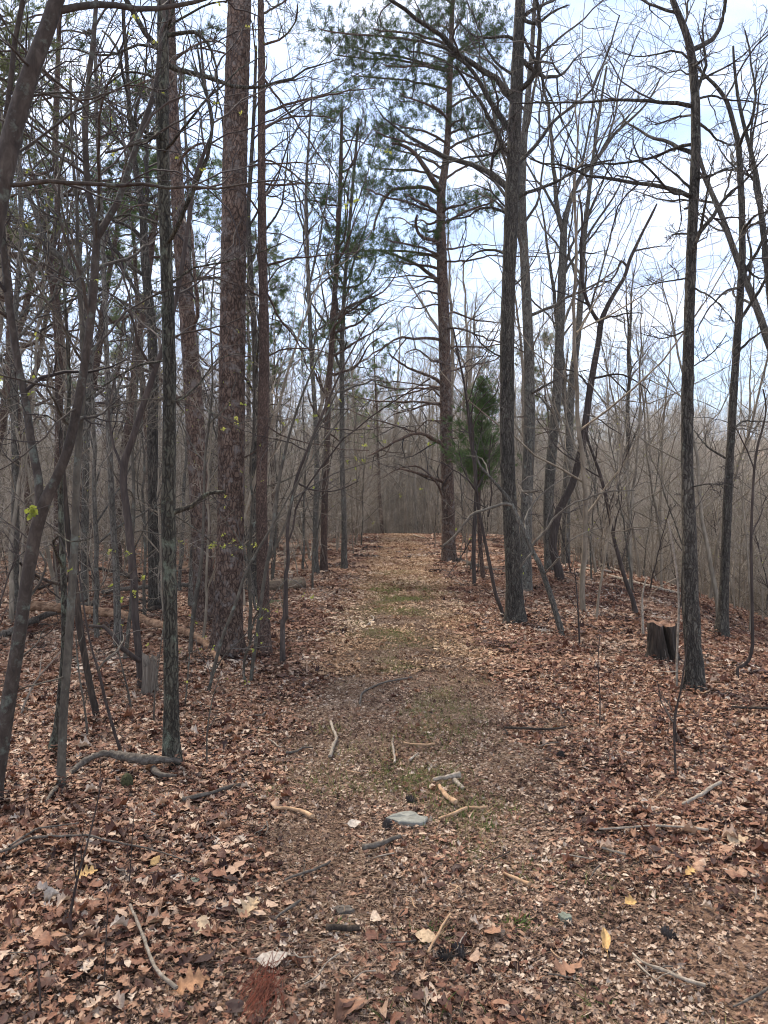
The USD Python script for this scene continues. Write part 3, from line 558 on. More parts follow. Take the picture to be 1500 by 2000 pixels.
def foliage(h, blobs, Y, dens, seed, mat='pine_needle', Lh=.12, w=.006, n=13, dep=1.2):
    """needle tufts, sprayed along short shoots, around branch ends"""
    t, CC, RR, lp, lr, tips, _, org = h
    rng = np.random.default_rng(seed)
    P, D = [], []
    for (bx, by, br) in blobs:
        c = at(bx, by, Y); r = br / 1500 * Y
        ns = int(dens * (br / 40) ** 2)
        q = c + rng.normal(size=(ns, 3)) * [r * .50, min(r, dep) * .7, r * .30]
        o = unit(q - (c - [0, 0, r * .5]) + rng.normal(size=q.shape) * .25 + [0, 0, .25])
        for k in range(3):
            P.append(q + o * .07 * k + rng.normal(size=q.shape) * .015); D.append(o)
    m = needles_at(np.vstack(P), np.vstack(D), rng, n, Lh, w)
    part('needles', m, mat, t, origin=org, kind='stuff', smooth=False)
foliage(PINE1, blob, 19.6, 50, 3, Lh=.125, w=.0058)
foliage(PINE2, [(660, 200, 45), (640, 230, 40), (690, 330, 30), (640, 390, 42), (620, 400, 30), (660, 460, 42), (700, 480, 45), (735, 500, 34), (680, 560, 42), (720, 590, 30), (650, 520, 38), (600, 660, 30), (640, 300, 30), (700, 260, 25), (760, 530, 25), (640, 640, 28)], 16.9, 34, 4, Lh=.12, w=.006)
foliage(YP, [(575, 40, 34), (600, 80, 26), (560, 100, 20), (690, 176, 18), (600, 10, 30)], 8.05, 9, 5, w=.0022, n=14)

# cedar
def cedar():
    Y = 15.5
    rng = np.random.default_rng(77)
    c = at(945, 1085, Y); gz = float(ground_z(c[0], c[1])); org = np.array([c[0], c[1], gz])
    top = at(945, 752, Y)
    t = thing('cedar_tree', 'small dense green cedar right of the path, behind the rough grey oak trunk', 'evergreen tree', org)
    C = resample(np.array([[org[0], org[1], gz - .1, .045], [*at(935, 950, Y), .035], [*at(940, 850, Y), .022], [*top, .006]]), 30)
    part('trunk', trunk_mesh(C[:, :3], C[:, 3], 8, .3, .06, seed=3), 'young_pine_bark', t, origin=org)
    br, tufts, dirs = [], [], []
    for k in range(105):
        s = rng.uniform(0, 1)
        z = s
        i = 30 * (0.47 + .53 * s); i = min(int(i), 29)
        az = rng.uniform(0, 6.28); Lh = (.72 * (1 - s) ** .7 + .10) * rng.uniform(.4, 1.15)
        if math.cos(az) < -.3 and s < .5: Lh *= 1.15
        d = np.array([math.cos(az), math.sin(az), rng.uniform(.25, .7)]); d /= np.linalg.norm(d)
        p = np.linspace(0, 1, 6)[:, None] * d * Lh + C[i, :3] + np.array([0, 0, 1]) * (np.linspace(0, 1, 6)[:, None] ** 2) * Lh * .2
        br.append(p)
        m = int(18 * Lh + 4)
        q = p[rng.integers(1, 6, m)] + rng.normal(size=(m, 3)) * .055
        tufts.append(q); dirs.append(np.tile(d + [0, 0, .5], (m, 1)) + rng.normal(size=(m, 3)) * .3)
    part('branches', tubes(np.array(br), np.tile(np.linspace(.008, .003, 6), (len(br), 1)), 4), 'dark_twig', t, origin=org, kind='stuff')
    part('foliage', needles_at(np.vstack(tufts), np.vstack(dirs), rng, 13, .10, .0055, .6), 'cedar_green', t, origin=org, kind='stuff', smooth=False)
cedar()

# right of the path
hero('rough_oak', 'rough dark-barked oak right of the path with a widened base and high spreading limbs', 'tree', 10.2,
     [(1006, 1218, 40), (1005, 1180, 35), (1003, 1120, 32), (1000, 1060, 31), (996, 1000, 29), (992, 920, 28), (990, 830, 28), (990, 740, 27), (991, 650, 27), (993, 560, 26), (997, 460, 27), (1000, 380, 28), (1003, 310, 27), (1006, 230, 26), (1010, 150, 24), (1013, 70, 22), (1016, 0, 20), (1020, -120, 16), (1030, -300, 8)], 'oak_bark',
     [L(13, 6, (1000, 200), (985, 178), (965, 150), (935, 128), (905, 115), (885, 95), (862, 70), (830, 45), (795, 25), (760, 0), (720, -40), d=-.8),
      L(11, 4, (998, 305), (985, 290), (970, 258), (955, 230), (935, 195), (910, 160), (890, 128)),
      L(12, 5, (1012, 178), (1030, 165), (1045, 140), (1052, 105), (1054, 55), (1048, 0), (1040, -60)),
      L(9, 4, (1016, 40), (1040, 20), (1070, 5), (1110, -20)), L(9, 3, (1005, 330), (1035, 300), (1060, 265), (1085, 235), (1120, 208), (1150, 180), (1180, 120), (1210, 30), d=.8),
      L(8, 3, (1004, 390), (1035, 375), (1070, 362), (1100, 348), (1140, 325), (1200, 312), d=-.6), L(8, 3, (1014, 25), (1050, 45), (1070, 30), (1110, 10)), L(7, 2, (1012, 60), (1040, 110), (1080, 200), (1130, 300)),
      L(6, 2, (985, 420), (950, 405), (905, 425), (850, 430)), L(6, 2, (985, 500), (940, 490), (900, 520)), L(7, 2, (1000, 270), (960, 300), (900, 310), (840, 340)), L(6, 2, (1005, 150), (960, 110), (930, 40), (900, -20)), L(8, 3, (1018, -60), (1090, -120), (1200, -160)), L(8, 3, (1016, -30), (940, -90), (840, -130)),
      L(4, 1.5, (985, 700), (950, 680), (925, 640), (930, 600)), L(4, 1.5, (998, 560), (1030, 530), (1060, 470))],
     sides=56, flare=.50, rough=.085, fx=24, fz=5, step=.03, seed=21, k2=6, k3=5, k4=2, ln2=.42, twr=1.2, knots=6, auto=(6, .55, .95, 2.2, (35, 70)))
hero('pale_oak', 'pale-patched oak trunk standing close behind the rough dark oak', 'tree', 13.6,
     [(1026, 1130, 26), (1026, 1080, 23), (1028, 1000, 22), (1031, 920, 22), (1034, 840, 22), (1034, 760, 21), (1033, 690, 20), (1030, 620, 19), (1026, 540, 18), (1022, 460, 17), (1019, 390, 16), (1022, 300, 14), (1030, 200, 12), (1040, 80, 9), (1046, -60, 6)], 'pale_bark',
     [L(7, 2, (1040, 618), (1060, 605), (1090, 592), (1120, 575), (1150, 560), (1185, 540), (1220, 505)), L(6, 2, (1036, 770), (1062, 755), (1090, 740), (1150, 722)), L(6, 2, (1022, 440), (1050, 390), (1065, 300), (1090, 200)), L(6, 2, (1020, 400), (990, 350), (970, 280))],
     sides=24, flare=.2, rough=.06, seed=22, k2=5, k3=4, k4=1, ln2=.42, auto=(9, .5, .98, 2.6, (25, 60)), twr=1.3, knots=5)
hero('crooked_oak', 'dark crooked tree leaning right from a bent foot and forking against the sky', 'tree', 15.4,
     [(1092, 1124, 17), (1086, 1096, 16), (1080, 1070, 15), (1082, 1040, 15), (1090, 1005, 15), (1103, 975, 15), (1116, 950, 14), (1128, 910, 14), (1138, 865, 14), (1146, 810, 13), (1153, 755, 13), (1161, 710, 12), (1170, 660, 11), (1174, 630, 11), (1188, 595, 9), (1205, 565, 8), (1220, 540, 7), (1230, 508, 7), (1245, 475, 6), (1258, 448, 5), (1270, 425, 5), (1283, 398, 3)], 'dark_bark',
     [L(8, 4, (1173, 632), (1158, 613), (1147, 590), (1139, 565), (1135, 520), (1135, 470), (1137, 430), (1130, 380)), L(5, 2, (1225, 520), (1212, 510), (1205, 528), (1195, 545), (1160, 562), (1110, 580)), L(5, 2, (1160, 740), (1178, 735), (1200, 730), (1235, 740), (1270, 770)), L(4, 2, (1176, 622), (1210, 615), (1255, 612)), L(4, 2, (1152, 760), (1120, 725), (1090, 722)), L(4, 1.5, (1245, 490), (1270, 484), (1310, 480))],
     sides=16, flare=.25, rough=.06, seed=23, k2=5, k3=3, k4=1, ln2=.4, twr=1.3, twigmat='dark_twig')
hero('forked_oak', 'grey trunk left of the dark crooked tree, splitting high into a narrow fork', 'tree', 17.2,
     [(1074, 1122, 22), (1072, 1060, 20), (1071, 1000, 20), (1074, 930, 20), (1080, 860, 19), (1086, 790, 19), (1090, 720, 18), (1094, 640, 17), (1097, 560, 16), (1100, 480, 14), (1101, 452, 13), (1110, 405, 10), (1122, 370, 9), (1135, 345, 9), (1158, 320, 8), (1180, 290, 7), (1200, 262, 6), (1230, 235, 5), (1260, 205, 4), (1290, 150, 3)], 'pale_bark',
     [L(10, 4, (1100, 456), (1090, 415), (1085, 370), (1080, 315), (1076, 260), (1070, 210), (1058, 150), (1050, 90)), L(6, 2, (1097, 545), (1125, 500), (1150, 470), (1180, 430), (1205, 400)), L(6, 2, (1085, 820), (1060, 780), (1040, 770)), L(5, 2, (1135, 340), (1150, 250), (1165, 180), (1190, 90)), L(5, 2, (1180, 290), (1200, 230), (1215, 150), (1250, 60))],
     sides=20, flare=.25, rough=.05, seed=24, k2=7, k3=5, k4=2, ln2=.42, auto=(6, .55, .95, 3.0, (15, 40)), twr=1.5)
hero('far_oak', 'pale trunk right of the forked grey trunk, half hidden by the dark crooked tree', 'tree', 19.5,
     [(1104, 1098, 17), (1106, 1000, 16), (1108, 920, 16), (1112, 830, 15), (1117, 750, 15), (1124, 690, 14), (1130, 640, 13), (1135, 560, 11), (1140, 480, 10), (1150, 380, 8), (1165, 260, 6), (1185, 130, 4)], 'pale_bark', [L(5, 2, (1128, 655), (1165, 560), (1190, 470), (1230, 330)), L(5, 2, (1135, 560), (1110, 480), (1120, 400), (1115, 300))], sides=16, seed=25, k2=6, k3=4, k4=1, ln2=.4, auto=(8, .5, .95, 3.2, (15, 45)), twr=1.6)
hero('stump_side_oak', 'clean-stemmed dark grey oak beside the split stump, forking at the top of the picture', 'tree', 6.75,
     [(1357, 1340, 35), (1357, 1310, 33), (1353, 1260, 31), (1350, 1200, 32), (1347, 1150, 31), (1347, 1090, 29), (1346, 1030, 27), (1343, 960, 25), (1342, 890, 23), (1342, 820, 22), (1343, 750, 22), (1345, 670, 21), (1347, 590, 20), (1350, 510, 20), (1353, 430, 19), (1357, 350, 19), (1359, 270, 18), (1358, 200, 17), (1354, 140, 16), (1348, 95, 15), (1338, 60, 13), (1326, 30, 12), (1314, 0, 11), (1300, -60, 9), (1280, -200, 5)], 'oak_bark',
     [L(11, 6, (1352, 100), (1372, 88), (1392, 76), (1404, 55), (1412, 30), (1416, 0), (1424, -60), d=.2),
      L(9, 2.5, (1350, 210), (1335, 203), (1310, 200), (1265, 198), (1220, 197), (1170, 198), (1130, 201), (1060, 202), (1000, 201), d=-.6, c=.2),
      L(5, 3, (1352, 224), (1330, 227), (1305, 235), (1280, 243)), L(6, 3, (1356, 128), (1368, 120), (1378, 112)),
      L(7, 2, (1352, 283), (1330, 286), (1300, 298), (1262, 310), (1215, 318), (1170, 322), (1130, 333), (1090, 352), (1030, 378), d=.5),
      L(6, 2, (1350, 380), (1330, 379), (1310, 376), (1290, 352), (1262, 325), (1246, 300), (1236, 275), (1237, 240)), L(6, 2, (1352, 372), (1330, 350), (1300, 325), (1270, 300)),
      L(5, 3, (1348, 458), (1332, 457), (1314, 460)), L(4, 2, (1350, 406), (1342, 406), (1336, 410)),
      L(6, 2, (1366, 238), (1385, 255), (1400, 272), (1418, 280), (1436, 284)), L(5, 2, (1364, 195), (1400, 190), (1450, 198), (1500, 205)), L(6, 2, (1364, 350), (1385, 343), (1410, 332), (1430, 330)),
      L(5, 1.5, (1362, 160), (1400, 140), (1450, 110), (1500, 60)), L(5, 1.5, (1352, 120), (1310, 100), (1260, 110), (1200, 95)), L(4, 1.5, (1366, 330), (1395, 400), (1420, 440), (1440, 520)), L(4, 1.5, (1350, 545), (1300, 550), (1250, 560)), L(4, 1.5, (1355, 560), (1400, 590), (1440, 640)),
      L(4, 1.5, (1348, 640), (1300, 660), (1250, 650)), L(3, 1.5, (1352, 720), (1390, 690), (1420, 650)), L(3, 1.5, (1353, 950), (1390, 945), (1440, 955))],
     sides=36, flare=.40, rough=.065, fx=24, fz=5, step=.03, seed=26, k2=7, k3=5, k4=2, ln2=.40, knots=8, twr=1.15, auto=(8, .5, .97, 1.3, (35, 75)), twigmat='dark_twig')
hero('mottled_oak', 'grey mottled trunk with a flared foot near the right edge, behind the fallen branches', 'tree', 10.3,
     [(1410, 1226, 24), (1412, 1200, 21), (1414, 1150, 18), (1417, 1080, 17), (1420, 1000, 17), (1424, 920, 16), (1428, 850, 15), (1432, 780, 15), (1436, 720, 14), (1441, 650, 14), (1446, 570, 14), (1450, 490, 13), (1449, 410, 12), (1446, 350, 12), (1443, 290, 11), (1432, 240, 9), (1420, 200, 8), (1400, 170, 7), (1370, 140, 5), (1340, 90, 4)], 'oak_bark',
     [L(7, 3, (1444, 288), (1452, 262), (1465, 240), (1475, 200), (1470, 140), (1455, 60)), L(6, 2, (1444, 345), (1438, 332), (1420, 332), (1380, 348)), L(6, 2, (1452, 450), (1470, 425), (1490, 415), (1520, 418)), L(6, 2, (1440, 565), (1425, 565), (1395, 590), (1360, 650)), L(6, 2, (1448, 510), (1475, 540), (1500, 535)), L(6, 2, (1438, 690), (1470, 660), (1510, 640)), L(5, 2, (1426, 850), (1460, 822), (1510, 825)), L(5, 2, (1422, 900), (1380, 870), (1355, 840))],
     sides=24, flare=.45, rough=.06, seed=27, k2=7, k3=5, k4=1, ln2=.45, twr=1.2, auto=(6, .5, .98, 2.0, (30, 65)))
hero('hooked_sapling', 'thin dark sapling with a hooked foot near the right edge', 'sapling', 7.3,
     [(1440, 1305, 6), (1455, 1298, 7), (1466, 1280, 7), (1470, 1250, 7), (1469, 1200, 6), (1468, 1130, 6), (1467, 1060, 6), (1469, 990, 5), (1473, 920, 5), (1480, 870, 5), (1490, 835, 4), (1496, 800, 3), (1490, 760, 3)], 'dark_bark', [L(3, 1, (1473, 920), (1450, 860), (1430, 830), (1370, 815)), L(3, 1, (1467, 1050), (1490, 990), (1510, 960))], sides=8, flare=.1, seed=28, k2=5, k3=3, ln2=.45)
hero('arching_sapling', 'grey forked sapling with pale arching branches, leaning left in front of the rough dark oak', 'sapling', 9.3,
     [(1097, 1242, 12), (1088, 1205, 11), (1076, 1165, 11), (1064, 1130, 10), (1053, 1100, 10), (1042, 1080, 9), (1034, 1062, 9), (1020, 1030, 8), (1008, 1005, 8), (996, 980, 8), (975, 952, 6), (955, 930, 5), (937, 908, 4), (928, 880, 3)], 'pale_bark',
     [L(6.5, 4, (1000, 986), (985, 984), (962, 990), (938, 998), (920, 1005), (905, 1025), (890, 1044), (866, 1066)), L(6, 2, (1036, 1070), (1050, 1052), (1065, 1038), (1085, 1010), (1110, 990), (1150, 972), (1195, 960), (1240, 958), d=-.5),
      L(5, 2, (1030, 1050), (1025, 1020), (1040, 985), (1065, 960), (1110, 930)), L(5, 2, (1040, 1080), (1025, 1096), (1015, 1110)), L(4, 1.5, (1075, 960), (1050, 960), (1030, 950)), L(3, 1.5, (955, 930), (940, 895), (910, 890)), L(4, 1.5, (1062, 1125), (1090, 1090), (1110, 1060), (1180, 1030))],
     sides=12, flare=.2, rough=.04, seed=29, k2=5, k3=3, k4=1, ln2=.42, limbmat='grey_branch', young=6)
hero('long_leaner', 'long dark slender stem leaning left on the slope beyond the split stump', 'sapling', 11.2,
     [(1242, 1210, 10), (1238, 1180, 9), (1224, 1140, 8), (1212, 1100, 8), (1200, 1055, 7), (1191, 1010, 7), (1182, 965, 7), (1170, 920, 6), (1157, 885, 5), (1147, 855, 5), (1140, 810, 3)], 'dark_bark', [L(3, 1.5, (1160, 812), (1185, 830), (1215, 850)), L(3, 1, (1212, 1100), (1230, 1040), (1240, 1000))], sides=8, seed=30, k2=5, k3=3, ln2=.5, auto=(5, .3, .9, 1.4, (20, 50)))
hero('white_sapling', 'thin whitish mottled sapling standing in front of the split stump', 'sapling', 6.8,
     [(1321, 1412, 3), (1322, 1360, 4), (1322, 1300, 5), (1324, 1240, 5), (1326, 1180, 5), (1322, 1120, 5), (1316, 1080, 5), (1310, 1045, 4), (1304, 1015, 3)], 'dead_pale', [L(2.5, 1, (1322, 1130), (1300, 1140), (1285, 1148), (1265, 1170)), L(2.5, 1, (1322, 1310), (1300, 1312), (1288, 1312))], sides=8, flare=.1, seed=31, k2=3, k3=2, ln2=.3)
hero('thin_trunk_sapling', 'dark upright sapling between the tall path pine and the rough oak', 'sapling', 14.2,
     [(926, 1135, 7), (925, 1090, 8), (926, 1040, 8), (928, 990, 6), (930, 930, 5), (925, 880, 5), (918, 820, 5), (908, 760, 4), (897, 700, 3), (885, 640, 3)], 'dark_bark', [L(3, 1, (926, 1040), (905, 1080), (885, 1110), (868, 1132)), L(3, 1, (928, 960), (955, 900), (965, 850))], sides=8, seed=32, k2=5, k3=3, ln2=.5, auto=(5, .4, .95, 1.5, (20, 50)))
hero('front_right_sapling', 'curving dark slender sapling just left of the rough oak trunk', 'sapling', 10.6,
     [(982, 1206, 6), (968, 1160, 7), (958, 1110, 7), (948, 1060, 6), (938, 1010, 6), (930, 960, 6), (926, 910, 5), (918, 850, 5), (912, 790, 4), (905, 740, 4), (890, 680, 3)], 'dark_bark', [L(3, 1, (930, 960), (900, 900), (895, 860)), L(4, 1.5, (975, 1010), (960, 960), (955, 900), (960, 850))], sides=8, seed=33, k2=5, k3=3, ln2=.45, auto=(4, .4, .95, 1.2, (20, 50)))
hero('right_leaning_trunk', 'grey trunk rising from beyond the right edge and leaning left', 'tree', 15.5,
     [(1640, 1160, 20), (1590, 950, 18), (1545, 780, 16), (1505, 680, 15), (1485, 620, 14), (1468, 575, 13), (1445, 520, 12), (1425, 465, 11), (1405, 410, 10), (1385, 365, 9), (1370, 320, 7), (1355, 260, 5)], 'pale_bark', [L(6, 2, (1425, 465), (1400, 430), (1375, 400)), L(5, 2, (1405, 410), (1425, 350), (1430, 290))], sides=14, seed=34, k2=6, k3=4, k4=1, ln2=.4, auto=(5, .6, .95, 2.0, (25, 50)), twr=1.4)
hero('right_far_trunk', 'slender trunk at the right edge leaning left above the fallen branches', 'tree', 14.6,
     [(1545, 1180, 17), (1535, 950, 15), (1520, 760, 14), (1508, 620, 13), (1498, 520, 12), (1488, 430, 11), (1478, 350, 10), (1465, 290, 8), (1452, 240, 7), (1440, 180, 6), (1432, 90, 4)], 'oak_bark', [L(6, 2, (1490, 440), (1470, 300), (1480, 200), (1500, 120)), L(6, 2, (1478, 350), (1440, 330), (1400, 280))], sides=14, seed=35, k2=6, k3=4, k4=1, ln2=.4, auto=(5, .5, .95, 2.0, (25, 50)), twr=1.4)
hero('edge_shrub', 'knee-high reddish leafless shrub in front of the split stump', 'shrub', 5.1,
     [(1322, 1462, 5), (1318, 1415, 5), (1322, 1380, 4), (1330, 1345, 4), (1338, 1290, 3), (1345, 1240, 2)], 'dark_bark', [L(4, 2, (1318, 1415), (1300, 1385), (1290, 1365), (1284, 1330)), L(3, 1.5, (1300, 1390), (1295, 1360)), L(3, 2, (1320, 1430), (1345, 1480), (1375, 1520), (1400, 1545), join=False)], sides=8, flare=.1, seed=36, k2=4, k3=2, ln2=.4, twigmat='dark_twig', extend=None)

# the darker stems of the left wood
hero('kinked_pine', 'reddish pine on the far left with a kinked bare stem', 'pine tree', 14.5,
     [(112, 1150, 18), (113, 1050, 17), (114, 920, 16), (116, 800, 16), (115, 700, 16), (112, 620, 16), (104, 560, 15), (95, 515, 15), (108, 455, 13), (113, 380, 12), (108, 300, 12), (110, 200, 11), (114, 100, 9), (116, -20, 7), (118, -150, 4)], 'young_pine_bark', [L(8, 3, (100, 540), (85, 470), (78, 410), (60, 330), (50, 250))], sides=18, rough=.07, plates=True, seed=37, k2=5, k3=4, ln2=.45, auto=(22, .45, .98, 2.3, (60, 95)), twr=1.4, twigmat='dark_twig')
KP = heroes[-1]
hero('left_wood_oak', 'forked grey-brown tree behind the crooked tree, left of the lichen-crusted oak', 'tree', 11.8,
     [(302, 1180, 24), (300, 1080, 21), (299, 960, 20), (298, 840, 20), (300, 740, 19), (296, 640, 18), (288, 560, 17), (282, 490, 16), (280, 430, 14), (272, 370, 12), (262, 310, 10), (254, 230, 9), (248, 130, 8), (240, 20, 6)], 'oak_bark',
     [L(10, 4, (282, 425), (288, 370), (286, 300), (290, 240), (300, 150)), L(9, 3, (290, 590), (268, 570), (235, 520), (190, 490), (140, 450), (90, 430)), L(8, 3, (284, 470), (255, 445), (220, 430), (180, 440)), L(7, 3, (298, 620), (270, 605), (240, 590), (215, 575), (190, 565)), L(6, 2, (262, 310), (220, 260), (180, 220)), L(6, 2, (256, 250), (300, 200), (340, 170))],
     sides=20, seed=38, k2=6, k3=4, k4=1, ln2=.42, twr=1.3, auto=(6, .5, .98, 2.2, (30, 65)), twigmat='dark_twig')
hero('left_bowed_tree', 'pale grey tree bowed left, between the kinked pine and the slim grey tree', 'tree', 12.5,
     [(165, 1165, 15), (166, 1050, 14), (168, 900, 13), (172, 760, 13), (170, 640, 12), (164, 580, 12), (150, 545, 12), (125, 510, 11), (95, 480, 11), (80, 450, 10), (68, 410, 9), (50, 370, 8), (30, 320, 6), (18, 230, 5)], 'pale_bark', [L(7, 3, (166, 600), (158, 500), (152, 400), (150, 300), (145, 180)), L(5, 2, (80, 450), (95, 400), (90, 330))], sides=16, seed=39, k2=6, k3=4, k4=1, ln2=.42, twr=1.3, auto=(7, .4, .98, 1.8, (30, 65)))
hero('narrow_tree', 'narrow dark trunk behind the young pine, seen between it and the thickest pine', 'tree', 12.6,
     [(497, 1160, 15), (496, 1060, 13), (497, 940, 13), (499, 800, 12), (498, 690, 11), (493, 590, 11), (488, 500, 10), (485, 420, 9), (490, 330, 8), (496, 220, 7), (500, 90, 5)], 'oak_bark', sides=14, seed=40, k2=5, k3=4, k4=1, ln2=.42, twr=1.3, auto=(11, .35, .98, 2.3, (30, 65)), twigmat='dark_twig')
hero('mid_left_tree', 'grey tree left of the kinked pine at the edge of the picture', 'tree', 11.5,
     [(28, 1180, 16), (30, 1060, 15), (30, 930, 14), (28, 800, 13), (26, 680, 12), (34, 560, 10), (42, 450, 9), (38, 330, 8), (46, 200, 6), (60, 60, 4)], 'pale_bark', sides=14, seed=41, k2=6, k3=4, k4=1, ln2=.42, twr=1.3, auto=(14, .3, .98, 2.3, (30, 65)))
hero('low_fork_tree', 'thin grey stem rising beside the second red-brown pine, lit edge toward the sky', 'tree', 11.6,
     [(372, 1185, 10), (376, 1080, 10), (380, 950, 9), (384, 820, 9), (380, 700, 8), (374, 590, 8), (370, 480, 7), (368, 380, 6), (362, 260, 5), (358, 130, 3)], 'pale_bark', sides=12, seed=42, k2=5, k3=4, k4=1, ln2=.42, twr=1.3, auto=(11, .35, .98, 2.0, (30, 65)))
# ---------------------------------------------------------------- the wood behind: individual trees from a few grown kinds
def grow(name, label, cat, H, r0, seed, mat, twigmat, limbs=9, t0=.35, ang=(25, 60), lean=.06, fork=False, k2=5, k3=4, k4=0, twr=1.5, llen=.42, needles=0, loc=(0, 0, 0), up=.05, needle_w=.006, group=None, droop=.03, lim_sides=5, buds=0):
    rng = np.random.default_rng(seed)
    n = 26
    s = np.linspace(0, 1, n)
    wob = np.cumsum(rng.normal(size=(n, 2)), 0) * .012 * H / 5 + lean * H * rng.normal(size=2) * s[:, None] ** 1.3
    wob -= wob[0]
    C = np.column_stack([wob, s * H - .25]); R = r0 * (1 - s) ** .8 + .006
    t = thing(name, label, cat, loc, group=group)
    part('trunk', trunk_mesh(C, R, 9, .25, .06, 14, 3, seed), mat, t)
    P1, R1 = sprout(C[None], R[None], limbs, rng, t0, .97, ang, ln=llen, m=9, wig=.17, up=droop, rf=.5, rmin=.008, lmax=H * .4, taper=.65)
    if fork:
        j = int(n * rng.uniform(.4, .6)); d = unit(np.array([rng.normal() * .5, rng.normal() * .5, 1.0]))
        q = C[j] + np.linspace(0, 1, 9)[:, None] * d * (H * .45) + np.cumsum(rng.normal(size=(9, 3)) * .05, 0)
        P1 = np.concatenate([P1, q[None]]); R1 = np.concatenate([R1, (R[j] * .8 * (1 - np.linspace(0, 1, 9)) ** .8 + .005)[None]])
    for a, b in zip(P1, R1): part('limb', tubes(a[None], b[None], lim_sides), mat, t)
    allP, allR = np.concatenate([P1, resample(C, 9)[None][:, :]]), np.concatenate([R1, np.interp(np.linspace(0, 1, 9), s, R)[None]])
    P2, R2 = sprout(P1, R1, k2, rng, .15, 1, m=6, ln=.5, up=up, wig=.22, rmin=.003 * twr, tip=.0016 * twr)
    P3, R3 = sprout(P2, R2, k3, rng, .15, 1, m=5, ln=.5, up=up, wig=.25, rmin=.0022 * twr, tip=.0013 * twr)
    tw = [tubes(P2, R2, 3), tubes(P3, R3, 3)]
    tips = P3
    if k4:
        P4, R4 = sprout(P3, R3, k4, rng, .2, 1, m=4, ln=.5, up=up, wig=.25, rmin=.0018 * twr, tip=.0012 * twr)
        tw.append(tubes(P4, R4, 3)); tips = P4
    part('twigs', join(tw), twigmat, t, kind='stuff')
    if buds:
        sel = tips[rng.choice(len(tips), min(buds, len(tips)), replace=False)][:, -1]
        part('buds', leaflets(sel, rng, .016, 2), 'young_leaf', t, kind='stuff', smooth=False)
    if needles:
        q = tips[:, -1]; dd = unit(tips[:, -1] - tips[:, -2])
        ok = (q[:, 2] > H * needles)
        q, dd = q[ok], dd[ok]
        q = np.vstack([q, q - dd * .08, q + rng.normal(size=q.shape) * .08]); dd = np.vstack([dd] * 3)
        part('needles', needles_at(q, dd + [0, 0, .3], rng, 11, .15, needle_w * 1.3, .8), 'pine_needle', t, kind='stuff', smooth=False)
    return t

def zone(x, y):
    u = x / y
    side = 'left wood' if u < -.16 else ('right slope' if u > .12 else 'wood straight ahead')
    return (' standing near in the ' if y < 18 else ' standing mid-way in the ' if y < 34 else ' far back in the ') + side

def place(first, x, y, rz, s, label=None, group=None, tilt=None, z=None):
    """the first time the grown tree itself is set down, then copies of it"""
    loc = (x, y, float(ground_z(x, y, False)) if z is None else z)
    root, state = first
    if not state:
        state.append(1)
        ops = UsdGeom.Xformable(root).GetOrderedXformOps()
        ops[0].Set(Gf.Vec3d(*map(float, loc))); ops[1].Set(Gf.Vec3f(*(tilt or (0, 0)), math.degrees(rz))); ops[2].Set(Gf.Vec3f(s, s, s))
        return tag(root, label, group=group)
    return dup(root, loc, rz, s, label, group, tilt)

BG, SG = 'bare trees', 'leafless saplings'
OAKL = ['tall forked grey-brown bare tree', 'tall single-stemmed grey-brown bare tree', 'stout forked rough-barked bare tree', 'slender forked pale bare tree', 'slender single-stemmed grey-brown bare tree', 'tall forked pale grey bare tree', 'short thin grey-brown bare tree']
SAPL = ['tall grey sapling with bare twigs', 'thin grey-brown sapling with bare twigs', 'long pale sapling with bare twigs', 'low dark sapling with bare twigs', 'tallest grey-brown sapling with bare twigs', 'knee-high leafless seedling']
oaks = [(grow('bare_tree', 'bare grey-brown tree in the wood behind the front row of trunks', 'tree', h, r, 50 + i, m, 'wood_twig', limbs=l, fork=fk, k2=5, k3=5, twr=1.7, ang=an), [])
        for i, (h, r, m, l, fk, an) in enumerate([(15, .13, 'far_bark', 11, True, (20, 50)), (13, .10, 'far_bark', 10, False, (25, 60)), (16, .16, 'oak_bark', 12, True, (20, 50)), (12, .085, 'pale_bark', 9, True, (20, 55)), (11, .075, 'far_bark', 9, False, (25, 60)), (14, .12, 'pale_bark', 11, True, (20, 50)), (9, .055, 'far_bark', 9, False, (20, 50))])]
pines = [(grow('wood_pine', 'tall pine with a bare lower stem and dark needle clumps in the wood behind', 'pine tree', h, r, 80 + i, 'young_pine_bark', 'dark_twig', limbs=30, t0=.3, ang=(65, 100), k2=5, k3=4, twr=1.5, llen=.21, needles=nd, droop=-.01), [])
         for i, (h, r, nd) in enumerate([(14, .13, .55), (12, .11, .5), (15, .14, .6)])]
rngF = np.random.default_rng(11)
taken = [tuple(h[1][1][:2]) for h in heroes]
def free(x, y, d):
    if any((x - a) ** 2 + (y - b) ** 2 < d * d for a, b in taken): return False
    taken.append((x, y)); return True
